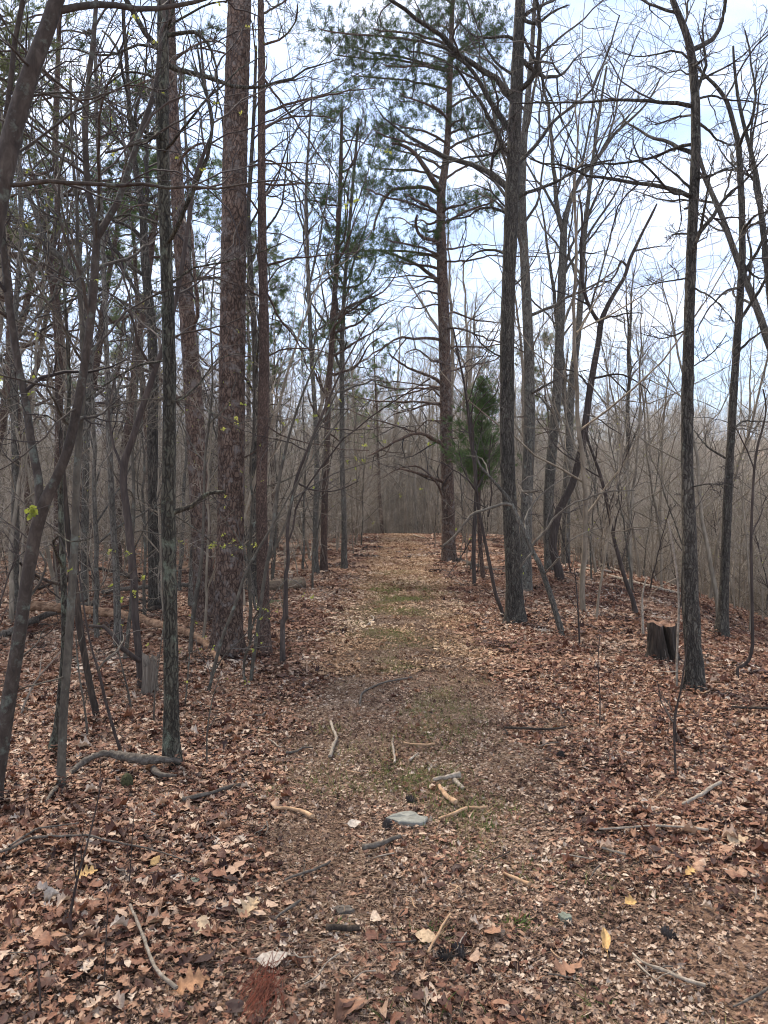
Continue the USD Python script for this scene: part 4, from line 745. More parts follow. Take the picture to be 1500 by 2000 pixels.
# pines set where dark crowns show
for (px, Y, k, s) in [(225, 17.5, 0, 1.0), (150, 20, 1, 1.1), (60, 16.5, 2, .95), (-40, 19, 0, 1.0), (300, 23, 1, 1.1), (20, 26, 0, 1.0), (410, 27, 2, 1.0), (540, 24, 1, .85), (590, 33, 0, .9), (500, 36, 2, 1.0), (-120, 24, 2, 1), (190, 34, 1, 1.1), (745, 44, 0, .95), (-60, 13.5, 1, 1.0),
                      (690, 40, 1, .8), (1090, 34, 1, .85), (925, 46, 2, .9), (95, 42, 0, 1)]:
    x = (px - 750) / 1500 * Y
    if free(x, Y, .5): place(pines[k], x, Y, rngF.uniform(0, 6.28), s, label=['stout pine with dark needles', 'slim pine with dark needles', 'lofty pine with dark needles'][k] + zone(x, Y), group='pines' + zone(x, Y))
n_oak = 0
for _ in range(9000):
    y = math.sqrt(rngF.uniform(13.5 ** 2, 72 ** 2)); x = rngF.uniform(-.66, .66) * y + rngF.uniform(-1, 1)
    u = x / y
    if abs(x - path_x(y)) < 1.7 and y < 40: continue
    if .02 < u and y < 22: continue                                 # few trunks on the open right near ground
    if -.11 < u < .02 and y < 26: continue
    if u < -.11 and y < 40 and rngF.uniform() < .80: continue
    if u > .12 and rngF.uniform() < (.93 if y < 50 else .75): continue
    if -.14 < u < .06 and rngF.uniform() < .45: continue
    if not free(x, y, 1.15 + .012 * y): continue
    k = rngF.choice(7, p=[.13, .17, .08, .19, .19, .13, .11])
    place(oaks[k], x, y, rngF.uniform(0, 6.28), rngF.uniform(.75, 1.05), label=OAKL[k] + zone(x, y), group=BG + zone(x, y), tilt=tuple(rngF.normal(size=2) * 2.5))
    n_oak += 1
    if n_oak >= 190: break

# understorey: slender saplings with fine twigs
def sapling(i, H, r, limbs, k2, k3, m, tw):
    return (grow('understorey_sapling', 'slender leafless sapling of the understorey beside the path', 'sapling', H, r, 200 + i, m, tw, limbs=limbs, t0=.2, ang=(25, 60), lean=.10, k2=k2, k3=k3, twr=1.15, llen=.5, droop=.06, lim_sides=4, buds=28 if i in (0, 1, 4) else 0), [])
saps = [sapling(0, 4.2, .018, 9, 5, 3, 'smooth_bark', 'wood_twig'), sapling(1, 3.2, .014, 8, 5, 3, 'far_bark', 'wood_twig'), sapling(2, 5.5, .025, 11, 5, 3, 'pale_bark', 'wood_twig'), sapling(3, 2.2, .010, 7, 4, 3, 'dark_bark', 'dark_twig'), sapling(4, 6.5, .032, 12, 5, 4, 'far_bark', 'wood_twig'), sapling(5, 1.5, .008, 6, 4, 3, 'far_bark', 'wood_twig')]
ns = 0
for _ in range(9000):
    y = rngF.uniform(6.2, 46) if rngF.uniform() < .7 else rngF.uniform(7, 22); x = rngF.uniform(-.62, .62) * y
    if abs(x - path_x(y)) < (1.25 if y < 20 else 1.1) and y < 40: continue
    if x > 0 and y < 9.5: continue
    if 0 < x < 4.3 and y < 16 and rngF.uniform() < .72: continue
    if x < 0 and y < 9 and rngF.uniform() < .55: continue
    if not free(x, y, .45): continue
    k = rngF.choice(6, p=[.2, .2, .18, .17, .15, .10])
    place(saps[k], x, y, rngF.uniform(0, 6.28), rngF.uniform(.7, 1.15), label=SAPL[k] + zone(x, y), group=SG + zone(x, y), tilt=tuple(rngF.normal(size=2) * 5))
    ns += 1
    if ns >= 295: break

# the mass of the wood on the slopes beyond
def instancer(path, protos, P, idx, quat, scale, kind='stuff'):
    pi = UsdGeom.PointInstancer.Define(stage, path)
    pi.CreatePrototypesRel().SetTargets([p.GetPath() for p in protos])
    pi.CreateProtoIndicesAttr(Vt.IntArray.FromNumpy(np.asarray(idx, np.int32)))
    pi.CreatePositionsAttr(Vt.Vec3fArray.FromNumpy(np.asarray(P, np.float32)))
    q = np.asarray(quat, np.float32)                                 # (w, x, y, z)
    pi.CreateOrientationsAttr(Vt.QuathArray([Gf.Quath(float(a), float(b), float(c), float(d)) for a, b, c, d in q]))
    sc = np.asarray(scale, np.float32)
    pi.CreateScalesAttr(Vt.Vec3fArray.FromNumpy(np.repeat(sc[:, None], 3, 1) if sc.ndim == 1 else sc))
    if kind: pi.GetPrim().SetCustomDataByKey('kind', kind)
    return pi.GetPrim()

def qz(a, tilt=None):
    w, z = np.cos(a / 2), np.sin(a / 2)
    q = np.stack([w, 0 * w, 0 * w, z], -1)
    if tilt is not None:                                             # tilt = (angle, direction)
        an, di = tilt
        t = np.stack([np.cos(an / 2), np.sin(an / 2) * np.cos(di), np.sin(an / 2) * np.sin(di), 0 * an], -1)
        a0, b0, c0, d0 = t.T; a1, b1, c1, d1 = q.T
        q = np.stack([a0 * a1 - b0 * b1 - c0 * c1 - d0 * d1, a0 * b1 + b0 * a1 + c0 * d1 - d0 * c1, a0 * c1 - b0 * d1 + c0 * a1 + d0 * b1, a0 * d1 + b0 * c1 - c0 * b1 + d0 * a1], -1)
    return q

def mass_tree(path, H, r0, seed, limbs, k2, k3, twr, t0=.3, llen=.42, mat='mass_bark', twm='far_twig', ang=(20, 50)):
    rng = np.random.default_rng(seed)
    x = UsdGeom.Xform.Define(stage, path)
    n = 14; s = np.linspace(0, 1, n)
    wob = np.cumsum(rng.normal(size=(n, 2)), 0) * .02 * H / 5; wob -= wob[0]
    C = np.column_stack([wob, s * H - .3]); R = r0 * (1 - s) ** .8 + .008
    P1, R1 = sprout(C[None], R[None], limbs, rng, t0, .97, ang, ln=llen, m=6, wig=.2, rf=.55, rmin=.01, lmax=H * .4)
    P2, R2 = sprout(P1, R1, k2, rng, .1, 1, m=5, ln=.5, wig=.25, rmin=.004 * twr, tip=.003 * twr)
    P3, R3 = sprout(P2, R2, k3, rng, .1, 1, m=4, ln=.55, wig=.25, rmin=.003 * twr, tip=.002 * twr)
    usdkit.mesh(stage, path + '/stem', join([tubes(C[None], R[None], 6), tubes(P1, R1, 4)]), MAT[mat], smooth=True)
    usdkit.mesh(stage, path + '/twigs', join([tubes(P2, R2, 3), tubes(P3, R3, 3)]), MAT[twm], smooth=True)
    return x.GetPrim()

wood = UsdGeom.Xform.Define(stage, '/World/distant_wood').GetPrim()
tag(wood, 'grey-brown mass of bare trees on the slopes and the hill beyond the crest', 'woodland', kind='stuff')
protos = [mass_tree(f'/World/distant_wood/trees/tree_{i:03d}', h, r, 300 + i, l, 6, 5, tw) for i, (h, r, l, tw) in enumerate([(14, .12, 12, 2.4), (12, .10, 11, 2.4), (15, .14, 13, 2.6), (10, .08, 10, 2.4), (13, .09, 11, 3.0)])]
pts = []
for _ in range(6400):
    r = math.sqrt(rngF.uniform(46 ** 2, 335 ** 2)) if rngF.uniform() < .62 else rngF.uniform(46, 150); a = rngF.uniform(-.70, .70)
    pts.append((r * math.sin(a), r * math.cos(a)))
pts = np.array(pts)
zz = ground_z(pts[:, 0], pts[:, 1], False)
N = len(pts)
instancer('/World/distant_wood/trees', protos, np.column_stack([pts, zz]), rngF.integers(0, 5, N), qz(rngF.uniform(0, 6.28, N), (np.abs(rngF.normal(size=N)) * .05, rngF.uniform(0, 6.28, N))), rngF.uniform(.75, 1.15, N))

# thicket of thin stems on the falling slope at the right and deep in the left wood
thick = UsdGeom.Xform.Define(stage, '/World/thicket').GetPrim()
tag(thick, 'dense thicket of thin grey-brown stems and twigs behind the trunks', 'thicket', kind='stuff')
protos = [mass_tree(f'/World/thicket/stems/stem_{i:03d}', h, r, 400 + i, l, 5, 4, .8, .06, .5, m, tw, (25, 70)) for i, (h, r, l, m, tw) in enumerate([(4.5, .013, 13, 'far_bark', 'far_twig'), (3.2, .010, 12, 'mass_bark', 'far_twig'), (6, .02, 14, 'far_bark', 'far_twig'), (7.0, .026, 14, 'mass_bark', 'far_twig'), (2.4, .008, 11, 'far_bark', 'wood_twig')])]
pts = []
while len(pts) < 2300:
    y = rngF.uniform(15, 75); x = rngF.uniform(-.66, .66) * y
    if y < 41 and abs(x - path_x(y)) < 1.5: continue
    right = x > 5.6 + .05 * (y - 12)
    if y < 24 and not right and rngF.uniform() < .8: continue
    if 0 < x < 5 and (y < 27 or (y < 34 and rngF.uniform() < .6)): continue
    pts.append((x, y))
for _ in range(25):                                                 # tangled brush between the left-hand trunks
    y = rngF.uniform(9, 25); pts.append((rngF.uniform(-.62, -.15) * y, y))
pts = np.array(pts); N = len(pts)
idx, gz, sc = rngF.integers(0, 5, N), ground_z(pts[:, 0], pts[:, 1], False), rngF.uniform(.7, 1.25, N)
low = (EYE + np.where(pts[:, 0] > 0, .075, .13) * pts[:, 1] * rngF.uniform(.4, 1.1, N) - gz) / np.array([4.5, 3.2, 6, 7.0, 2.4])[idx]     # brush on the open right slope stays below the skyline
sc = np.minimum(sc, np.clip(low, .25, 2))
instancer('/World/thicket/stems', protos, np.column_stack([pts, gz]), idx, qz(rngF.uniform(0, 6.28, N), (np.abs(rngF.normal(size=N)) * .20, rngF.uniform(0, 6.28, N))), sc)
# ---------------------------------------------------------------- leaf litter
def leaf_mesh(kind, L, rng, curl=None):
    """one dried leaf lying in the xy plane along x: lobed outline, midrib fold, curled"""
    n = 21 if kind == 'oak' else 10
    s = np.linspace(0, 1, n)
    if kind == 'oak':
        env = np.sin(np.pi * s ** .72) ** .8 * .34
        w = env * (1 - .74 * (0.5 + 0.5 * np.cos(2 * np.pi * s * 3.5 + rng.uniform(-.5, .5))) * (s > .08) * (s < .95)) + .012
    elif kind == 'oval':
        w = np.sin(np.pi * s ** .85) ** .9 * .24 + .008
    else:
        env = np.sin(np.pi * s ** .8) ** .7 * .45
        w = env * (1 - .45 * (0.5 + 0.5 * np.cos(2 * np.pi * s * 2.5))) + .01
    c = rng.uniform(.2, 1.1) if curl is None else curl
    bend, cup, tw = rng.normal() * .9 * c, rng.uniform(-.5, 1.3) * c, rng.normal() * .9 * c
    wl, wr = w * rng.uniform(.8, 1.1, n), w * rng.uniform(.8, 1.1, n)
    x = s - .5
    z0 = bend * (x ** 2 - .08) * .8 + rng.normal(size=n) * .012
    rows = []
    for k, yy in enumerate((wl, wl * .5, 0 * w, -wr * .5, -wr)):
        a = tw * x
        zz = cup * np.abs(yy) * .9 + cup * yy ** 2 * 1.5 + rng.normal(size=n) * .022 * (yy != 0)
        rows.append(np.stack([x + (np.abs(yy) * .18 if kind == 'oak' else 0), yy * np.cos(a) - zz * np.sin(a), z0 + yy * np.sin(a) + zz * np.cos(a)], -1))
    v = np.stack(rows, 1) * L
    i = np.arange(n * 5).reshape(n, 5)
    f = np.concatenate([np.stack([i[:-1, :-1], i[1:, :-1], i[1:, 1:]], -1).reshape(-1, 3), np.stack([i[:-1, :-1], i[1:, 1:], i[:-1, 1:]], -1).reshape(-1, 3)])
    # stalk
    st, sf = tubes(np.array([[[-.5, 0, z0[0]], [-.62, .02, z0[0] + .02], [-.74, .05, z0[0]]]]) * L, np.full((1, 3), .006 * L + .0004), 3)
    return np.vstack([v.reshape(-1, 3), st]), np.vstack([f[:, ::-1], sf + n * 5])

rngL = np.random.default_rng(21)
kinds = ['oak'] * 6 + ['maple'] * 2 + ['oval'] * 5
leaf_src = [leaf_mesh(k, 1.0, rngL) for k in kinds]
def scrap(k, a, b):
    """a torn piece of a leaf"""
    v, f = leaf_mesh(k, 1.25, rngL, .5)
    n = (len(v) - 9) // 5
    keep = np.arange(int(a * n) * 5, int(b * n) * 5)
    f = f[np.isin(f, keep).all(1)] - keep[0]
    v = v[keep]; v = v - v.mean(0)
    return v, f
leaf_src += [scrap('oak', 0, .55), scrap('oak', .4, 1), scrap('maple', .2, .8), scrap('oval', .3, 1), scrap('oak', .2, .7)]
kinds = kinds + ['scrap'] * 5

def rot(rng, n, tilt):
    """random orientation: spin, then tilt away from level"""
    return qz(rng.uniform(0, 6.28, n), (np.abs(rng.normal(size=n)) * tilt, rng.uniform(0, 6.28, n)))
def qmat(q):
    w, x, y, z = q.T
    return np.stack([np.stack([1 - 2 * (y * y + z * z), 2 * (x * y - z * w), 2 * (x * z + y * w)], -1), np.stack([2 * (x * y + z * w), 1 - 2 * (x * x + z * z), 2 * (y * z - x * w)], -1), np.stack([2 * (x * z - y * w), 2 * (y * z + x * w), 1 - 2 * (x * x + y * y)], -1)], -2)

def cover(x, y):
    """how thickly leaves lie: full beside the path, thin on the worn ground between"""
    u = x - path_x(y)
    n1 = meshkit.noise(np.stack([x * 1.3, y * .8, 0 * x], -1), 31); n2 = meshkit.noise(np.stack([x * 3.3, y * 3.3, 0 * x], -1), 32)
    ul = -.66 + .30 * (n1 - .5) + .10 * sstep(3.4, 2.4, y); ur = .86 - .15 * sstep(5, 9, y) + .4 * (n1 - .5) + .25 * np.exp(-((y - 4.4) / .9) ** 2)
    inside = sstep(-.16, .20, u - ul) * sstep(-.16, .28, ur - u)
    crown = np.exp(-((u - .05) / .22) ** 2)
    path = inside * (.86 - .24 * crown) * (1 - .62 * sstep(11, 19, y))
    path = path * (.66 + .34 * sstep(2.6, 3.6, y + 1.2 * (n1 - .5)))
    corner = np.exp(-((x - 1.25) / .6) ** 2 - ((y - 2.6) / .5) ** 2) * .93 + np.exp(-((x - .75) / .3) ** 2 - ((y - 2.9) / .5) ** 2) * .6
    path = np.maximum(path, np.minimum(corner, .93))
    return np.clip((1 - path) * (.55 + .8 * n2), .05, 1.0)

def scatter(n, y0, y1, spread=.60):
    y = np.sqrt(rngL.uniform(y0 ** 2, y1 ** 2, n)); x = rngL.uniform(-spread, spread, n) * y + rngL.uniform(-.4, .4, n)
    k = rngL.uniform(0, 1, n) < cover(x, y)
    return x[k], y[k]

# near leaves, one by one, and leaves drifted against the trunks
lx, ly = scatter(135000, 1.7, 7.6)
drift = []
for h in heroes:
    cx, cy = h[1][2][:2]; r0 = h[2][2]
    if cy > 16 or r0 < .02: continue
    m = int(90 + 900 * r0); a = rngL.uniform(0, 6.28, m); d = r0 * 1.15 + np.abs(rngL.normal(size=m)) * (.05 + r0 * .8)
    drift.append(np.column_stack([cx + d * np.cos(a), cy + d * np.sin(a), np.clip(.09 - .5 * (d - r0), 0, .09) * rngL.uniform(.2, 1, m)]))
drift = np.vstack(drift)
nd0 = len(lx)
lx, ly = np.concatenate([lx, drift[:, 0]]), np.concatenate([ly, drift[:, 1]])
n = len(lx)
big = np.argsort(ly + np.abs(lx) * 0.2 + rngL.uniform(0, .25, n))
lift = rngL.uniform(.003, .034, n) * (.4 + .6 * cover(lx, ly))
lift[nd0:] += drift[:, 2]
P = np.column_stack([lx, ly, ground_z(lx, ly) + lift])
S = rngL.gamma(7, 1 / 7, n) * .038 * (.60 + .40 * cover(lx, ly)) * (1 + .45 * (rngL.uniform(size=n) < .06))
Q = rot(rngL, n, .26)
K = rngL.integers(0, len(kinds), n)
# the 300 that show largest and lie uppermost are leaves of their own
vis = np.flatnonzero((ly < 3.6) & (np.abs(lx) < .5 * ly) & (ly > 2.15))
score = S[vis] / ly[vis] + lift[vis] * .6
own = vis[np.argsort(-score)[:300]]
P[own, 2] += .012
M = qmat(Q)
for k in own:
    v, f = leaf_src[K[k]]
    part('leaf', (v * S[k] @ M[k].T + P[k], f), 'dead_leaf', floor, smooth=True)
rest = np.ones(n, bool); rest[own] = False
litter = UsdGeom.Xform.Define(stage, '/World/forest_floor/leaf_litter').GetPrim()
protos = []
for i, (v, f) in enumerate(leaf_src):
    usdkit.mesh(stage, f'/World/forest_floor/leaf_litter/leaf_{i:03d}', (v, f), MAT['dead_leaf'], smooth=True)
    protos.append(stage.GetPrimAtPath(f'/World/forest_floor/leaf_litter/leaf_{i:03d}'))
stage.RemovePrim('/World/forest_floor/leaf_litter')
UsdGeom.PointInstancer.Define(stage, '/World/forest_floor/leaf_litter')
protos = [usdkit.mesh(stage, f'/World/forest_floor/leaf_litter/leaf_{i:03d}', (v, f), MAT['dead_leaf'], smooth=True).GetPrim() for i, (v, f) in enumerate(leaf_src)]
instancer('/World/forest_floor/leaf_litter', protos, P[rest], K[rest], Q[rest], S[rest])

# farther leaves in small patches
def patch(m, rad, seed, size):   # m leaves within rad
    rng = np.random.default_rng(seed); out = []
    for _ in range(m):
        k = rng.integers(0, len(kinds)); v, f = leaf_src[k]
        q = rot(rng, 1, .30); a, r = rng.uniform(0, 6.28), rad * math.sqrt(rng.uniform())
        out.append((v * size * rng.gamma(7, 1 / 7) @ qmat(q)[0].T + [r * math.cos(a), r * math.sin(a), rng.uniform(.005, .045)], f))
    return join(out)
UsdGeom.PointInstancer.Define(stage, '/World/forest_floor/far_litter')
protos = [usdkit.mesh(stage, f'/World/forest_floor/far_litter/leaves_{i:03d}', patch(44 if i < 8 else 70, .27, 500 + i, .055 if i < 4 else (.075 if i < 8 else .036)), MAT['dead_leaf' if i < 8 else 'path_leaf'], smooth=True).GetPrim() for i in range(11)]
x1, y1 = scatter(5200, 7.2, 17, .62); x2, y2 = scatter(7200, 16.5, 48, .62)
y3 = np.sqrt(rngL.uniform(14 ** 2, 44 ** 2, 1500)); x3 = path_x(y3) + rngL.normal(size=1500) * .5; x2, y2 = np.concatenate([x2, x3]), np.concatenate([y2, y3])
x, y = np.concatenate([x1, x2]), np.concatenate([y1, y2]); n = len(x)
e = .12
gx, gy = (ground_z(x + e, y, False) - ground_z(x - e, y, False)) / (2 * e), (ground_z(x, y + e, False) - ground_z(x, y - e, False)) / (2 * e)
an = np.arctan(np.hypot(gx, gy)); di = np.arctan2(gx, -gy) + np.pi
di = np.arctan2(-gx, gy)
instancer('/World/forest_floor/far_litter', protos, np.column_stack([x, y, ground_z(x, y)]), np.where((np.abs(x - path_x(y) - .05) < .85) & (rngL.uniform(size=n) < .93), rngL.integers(8, 11, n), np.where(y < 16.5, rngL.integers(0, 4, n), rngL.integers(4, 8, n))), qz(rngL.uniform(0, 6.28, n), (an, di)), rngL.uniform(.85, 1.2, n))

# crumbs of leaf, needles and grit on the worn ground
def crumb_patch(seed, m=60, rad=.16):
    rng = np.random.default_rng(seed); out = []
    for _ in range(m):
        k = rng.integers(0, len(kinds)); v, f = leaf_src[k]
        nv = int(len(v) * .6); v, f = v[:nv], f[f.max(1) < nv]
        a, r = rng.uniform(0, 6.28), rad * math.sqrt(rng.uniform())
        out.append((v * rng.uniform(.012, .034) @ qmat(rot(rng, 1, .3))[0].T + [r * math.cos(a), r * math.sin(a), rng.uniform(.002, .010)], f))
    return join(out)
def straw_patch(seed, m=60, rad=.2):
    rng = np.random.default_rng(seed)
    a, r, L_ = rng.uniform(0, 6.28, m), rad * np.sqrt(rng.uniform(0, 1, m)), rng.uniform(.03, .085, m)
    h = rng.uniform(0, 6.28, m); c = np.stack([r * np.cos(a), r * np.sin(a), rng.uniform(.003, .014, m)], -1)
    d = np.stack([np.cos(h), np.sin(h), rng.normal(size=m) * .08], -1)
    Pm = np.stack([c - d * L_[:, None] / 2, c + [0, 0, .003] + rng.normal(size=(m, 3)) * .003, c + d * L_[:, None] / 2], 1)
    return tubes(Pm, np.full((m, 3), .0007), 3)
UsdGeom.PointInstancer.Define(stage, '/World/forest_floor/leaf_crumbs')
cp = [usdkit.mesh(stage, f'/World/forest_floor/leaf_crumbs/crumbs_{i:03d}', crumb_patch(600 + i), MAT['leaf_crumb'], smooth=True).GetPrim() for i in range(4)]
cp += [usdkit.mesh(stage, f'/World/forest_floor/leaf_crumbs/straw_{i:03d}', straw_patch(620 + i), MAT['straw'], smooth=True).GetPrim() for i in range(3)]
y = np.sqrt(rngL.uniform(1.9 ** 2, 13 ** 2, 12000)); x = path_x(y) + rngL.normal(size=len(y)) * .62
k = (rngL.uniform(0, 1, len(y)) > cover(x, y) * .8) & (np.abs(x) < .58 * y); x, y = x[k], y[k]
y2 = np.sqrt(rngL.uniform(1.9 ** 2, 7.0 ** 2, 2000)); x2 = rngL.uniform(-.55, .55, 2000) * y2
x, y = np.concatenate([x, x2]), np.concatenate([y, y2]); n = len(x)
instancer('/World/forest_floor/leaf_crumbs', cp, np.column_stack([x, y, ground_z(x, y)]), np.where(rngL.uniform(size=n) < .8, rngL.integers(0, 4, n), rngL.integers(4, 7, n)), qz(rngL.uniform(0, 6.28, n)), rngL.uniform(.8, 1.3, n))

# ---------------------------------------------------------------- grass along the crown of the path
def tuft(seed, m=26, rad=.05, h=.06, wd=.0016):
    rng = np.random.default_rng(seed)
    b = np.column_stack([rng.normal(size=(m, 2)) * rad * .6, np.zeros(m) - .005]); d = unit(np.column_stack([rng.normal(size=(m, 2)) * .6, np.ones(m)])); L_ = h * rng.uniform(.4, 1.1, m)[:, None]
    sd = unit(np.cross(d, rng.normal(size=(m, 3)))) * wd
    mid = b + d * L_ * .55; tip = b + d * L_ + np.column_stack([d[:, :2], -np.abs(d[:, 0:1]) * .3]) * L_ * .5
    v = np.stack([b - sd, b + sd, mid - sd * .8, mid + sd * .8, tip], 1).reshape(-1, 3)
    i = np.arange(m)[:, None] * 5
    return v, np.concatenate([i + [0, 1, 3], i + [0, 3, 2], i + [2, 3, 4]])
gr = UsdGeom.PointInstancer.Define(stage, '/World/grass').GetPrim()
tag(gr, 'thin grass and moss growing along the middle of the path', 'grass', kind='stuff')
gp = [usdkit.mesh(stage, f'/World/grass/blades_{i:03d}', tuft(700 + i, 26, .05 + .02 * i, .042 + .008 * i), MAT['grass_green'], smooth=False).GetPrim() for i in range(5)]
n = 8500
y = np.sqrt(rngL.uniform(1.9 ** 2, 17 ** 2, n)); x = path_x(y) + rngL.normal(size=n) * .26 + np.where(rngL.uniform(size=n) < .25, .5 * rngL.normal(size=n), 0) + np.where(y < 4, .12, 0)
q = meshkit.noise(np.stack([x * 2.2, y * 1.6, 0 * x], -1), 41)
k = q > rngL.uniform(.40, .75, n); x, y = x[k], y[k]; n = len(x)
instancer('/World/grass', gp, np.column_stack([x, y, ground_z(x, y)]), rngL.integers(0, 5, n), qz(rngL.uniform(0, 6.28, n)), rngL.uniform(.6, 1.3, n))
for (px, py, s, lab) in [(842, 1836, 1.0, 'bright green grass tuft beside the yellow oval leaf'), (664, 1816, .6, 'small bright grass tuft above the dark bark strip on the path'), (1010, 1812, .8, 'small grass tuft on the right half of the leafy foreground'), (955, 1622, .7, 'small fresh grass tuft right of the flat grey-green stone'), (850, 1612, .5, 'tiny grass tuft touching the flat grey-green stone')]:
    g0 = gpos(px, py)
    t = thing('grass_tuft', lab, 'grass', g0)
    part('blades', tuft(int(px), 60, .055 * s, .075 * s, .0018), 'grass_fresh', t, smooth=False, kind='stuff')
# ---------------------------------------------------------------- fallen wood, stumps, stones, single leaves
def stick(name, label, pts, w, mat, cat='stick', lift=0.0, group=None, sides=10, rough=.24, forks=(), above=None, crook=.20, step=.03):
    """pts: pixels where it lies on the ground; w: widths in pixels at both ends"""
    G = np.array([gpos(*p) for p in pts])
    Y = G[:, 1]
    R = (np.array(w, float) if len(w) == len(pts) else np.linspace(w[0], w[1], len(pts))) / 3000 * Y
    G[:, 2] += R * .8 + .014 + lift
    if above is not None: G[:, 2] += np.asarray(above)
    n = max(10, int(np.linalg.norm(np.diff(G, axis=0), axis=1).sum() / step))
    F = resample(np.hstack([G, R[:, None]]), min(n, 160))
    rng = np.random.default_rng(int(pts[0][0] * 7 + pts[0][1]))
    F[1:-1, :3] += rng.normal(size=(len(F) - 2, 3)) * [1, 1, .6] * R.mean() * crook
    F[:, 3] *= 1 + .45 * (meshkit.noise(F[:, :3] * 25, 3) - .5)
    org = F[len(F) // 2, :3]
    t = thing(name, label, cat, org, group=group)
    tr = trunk_mesh(F[:, :3], F[:, 3], sides, 0, rough, 40, 40, int(pts[0][0]))
    C0 = F[0, :3]                                                    # close the butt end
    v = np.vstack([tr[0], C0[None]]); cap = np.stack([np.roll(np.arange(sides), -1), np.arange(sides), np.full(sides, len(v) - 1)], -1)[:, ::-1]
    part('stem', (v, np.vstack([tr[1], cap])), mat, t, origin=org)
    for fk in forks:
        g = np.array([gpos(*p) for p in fk['p']]); r = np.linspace(*fk['w'], len(g)) / 3000 * g[:, 1]
        g[:, 2] += r * .7 + .015 + fk.get('lift', 0)
        q = resample(np.hstack([g, r[:, None]]), 12)
        part('side_branch', trunk_mesh(q[:, :3], q[:, 3], 7, 0, rough, 40, 40, 4), mat, t, origin=org)
    return t

stick('crooked_log', 'crooked weathered grey log in the left foreground lying against the foot of the lichen-crusted oak', [(90, 1580), (112, 1556), (145, 1530), (175, 1515), (208, 1508), (245, 1514), (285, 1517), (320, 1512), (352, 1506)], (6, 8, 11, 13, 14, 17, 20, 15, 9), 'dead_grey', 'log', lift=.02, sides=22, rough=.34, forks=[dict(p=[(300, 1518), (322, 1530), (345, 1528)], w=(12, 5), lift=.02)], step=.009, crook=.07,
      above=[0, .01, .03, .05, .06, .05, .04, .03, .01])
m0 = gpos(248, 1540); t = thing('mossy_knob', 'dark mossy stub under the middle of the crooked grey log', 'stump', m0)
mm = trimesh.creation.icosphere(3, 1.0); vv = np.array(mm.vertices) * [.035, .035, .05]; vv *= 1 + .35 * (meshkit.fbm(vv * 30, 3, 4) - .5)[:, None]
part('stub', (vv + [0, 0, .03], np.array(mm.faces)), 'moss', t)
stick('fallen_log', 'long reddish fallen trunk sloping down to the foot of the thickest pine', [(441, 1312), (415, 1286), (385, 1262), (350, 1250), (300, 1240), (262, 1232), (210, 1228), (155, 1226), (52, 1226)], (10, 17), 'red_log', 'log', sides=12, rough=.08,
      above=[0, .03, .06, .08, .10, .13, .16, .19, .24])
stick('fallen_log', 'grey fallen log angled up from the left edge toward the reddish fallen trunk', [(-20, 1258), (40, 1240), (90, 1222), (140, 1214), (190, 1206)], (14, 10), 'dead_grey', 'log', sides=10, above=[0, .06, .10, .14, .18])
stick('fallen_log', 'short thick sawn log end showing beyond the young pine, left of the path', [(596, 1152), (560, 1153), (525, 1156), (478, 1156), (440, 1158)], (24, 22), 'log_wood', 'log', sides=14, rough=.08)
stick('fallen_log', 'dark fallen pole behind the thickest pine running left from the sawn log', [(430, 1152), (380, 1154), (330, 1155), (262, 1160), (200, 1168)], (11, 8), 'dead_grey', 'log', sides=9, lift=.06)
stick('fallen_log', 'thin dark fallen pole far left behind the pale saplings', [(275, 1140), (225, 1130), (185, 1127), (150, 1135), (60, 1160)], (7, 6), 'rotten_wood', 'log', sides=9, above=[0, .1, .16, .12, 0])
stick('brush_pile', 'dark heap of broken branches left of the lichen-crusted oak', [(318, 1192), (280, 1200), (240, 1203), (190, 1206)], (12, 8), 'rotten_wood', 'brush', sides=9, forks=[dict(p=[(300, 1190), (270, 1183), (250, 1178)], w=(5, 2), lift=.08), dict(p=[(312, 1198), (290, 1182), (276, 1176)], w=(4, 2), lift=.12), dict(p=[(200, 1210), (240, 1195), (320, 1180)], w=(4, 2), lift=.05)])
stick('fallen_log', 'split fallen log behind the rough dark oak, right of the tall path pine', [(893, 1098), (915, 1104), (945, 1112), (990, 1122)], (8, 6), 'dead_grey', 'log', sides=10)
stick('fallen_log', 'long pale fallen branch along the top of the right-hand slope', [(1130, 1108), (1165, 1122), (1200, 1132), (1240, 1142), (1290, 1156), (1338, 1168)], (5, 8), 'dead_pale', 'log', sides=9, forks=[dict(p=[(1175, 1126), (1160, 1108), (1145, 1098)], w=(4, 2), lift=.12), dict(p=[(1175, 1124), (1168, 1104), (1163, 1092)], w=(3, 1.5), lift=.2)])
stick('fallen_log', 'pale bare fallen limb at the right edge behind the hooked sapling', [(1412, 1178), (1440, 1183), (1470, 1189), (1510, 1196)], (5, 8), 'dead_pale', 'log', sides=9, above=[.16, .12, .06, .02])
stick('fallen_branch', 'long pale branch lying on the right bank at the crest of the path', [(772, 1042), (790, 1044), (808, 1048), (830, 1055)], (2.5, 1.5), 'dead_pale', 'branch', sides=7, lift=.04)
stick('branch', 'long thin forked grey branch lying across the leaves at the left edge', [(-10, 1690), (20, 1681), (60, 1660), (110, 1654), (165, 1652), (215, 1664), (265, 1674), (320, 1688), (372, 1706)], (6, 2.5), 'dead_grey', 'branch', lift=.03, forks=[dict(p=[(18, 1680), (45, 1660), (75, 1643), (110, 1638), (155, 1632)], w=(5, 2), lift=.04)])
stick('branch', 'bleached grey stick bending down toward a large brown oak leaf in the left foreground', [(254, 1796), (268, 1830), (280, 1858), (290, 1890), (300, 1915), (318, 1938), (345, 1960)], (5, 8), 'dead_pale', 'stick', lift=.03, forks=[dict(p=[(277, 1845), (290, 1830), (302, 1812)], w=(3, 1.5))])
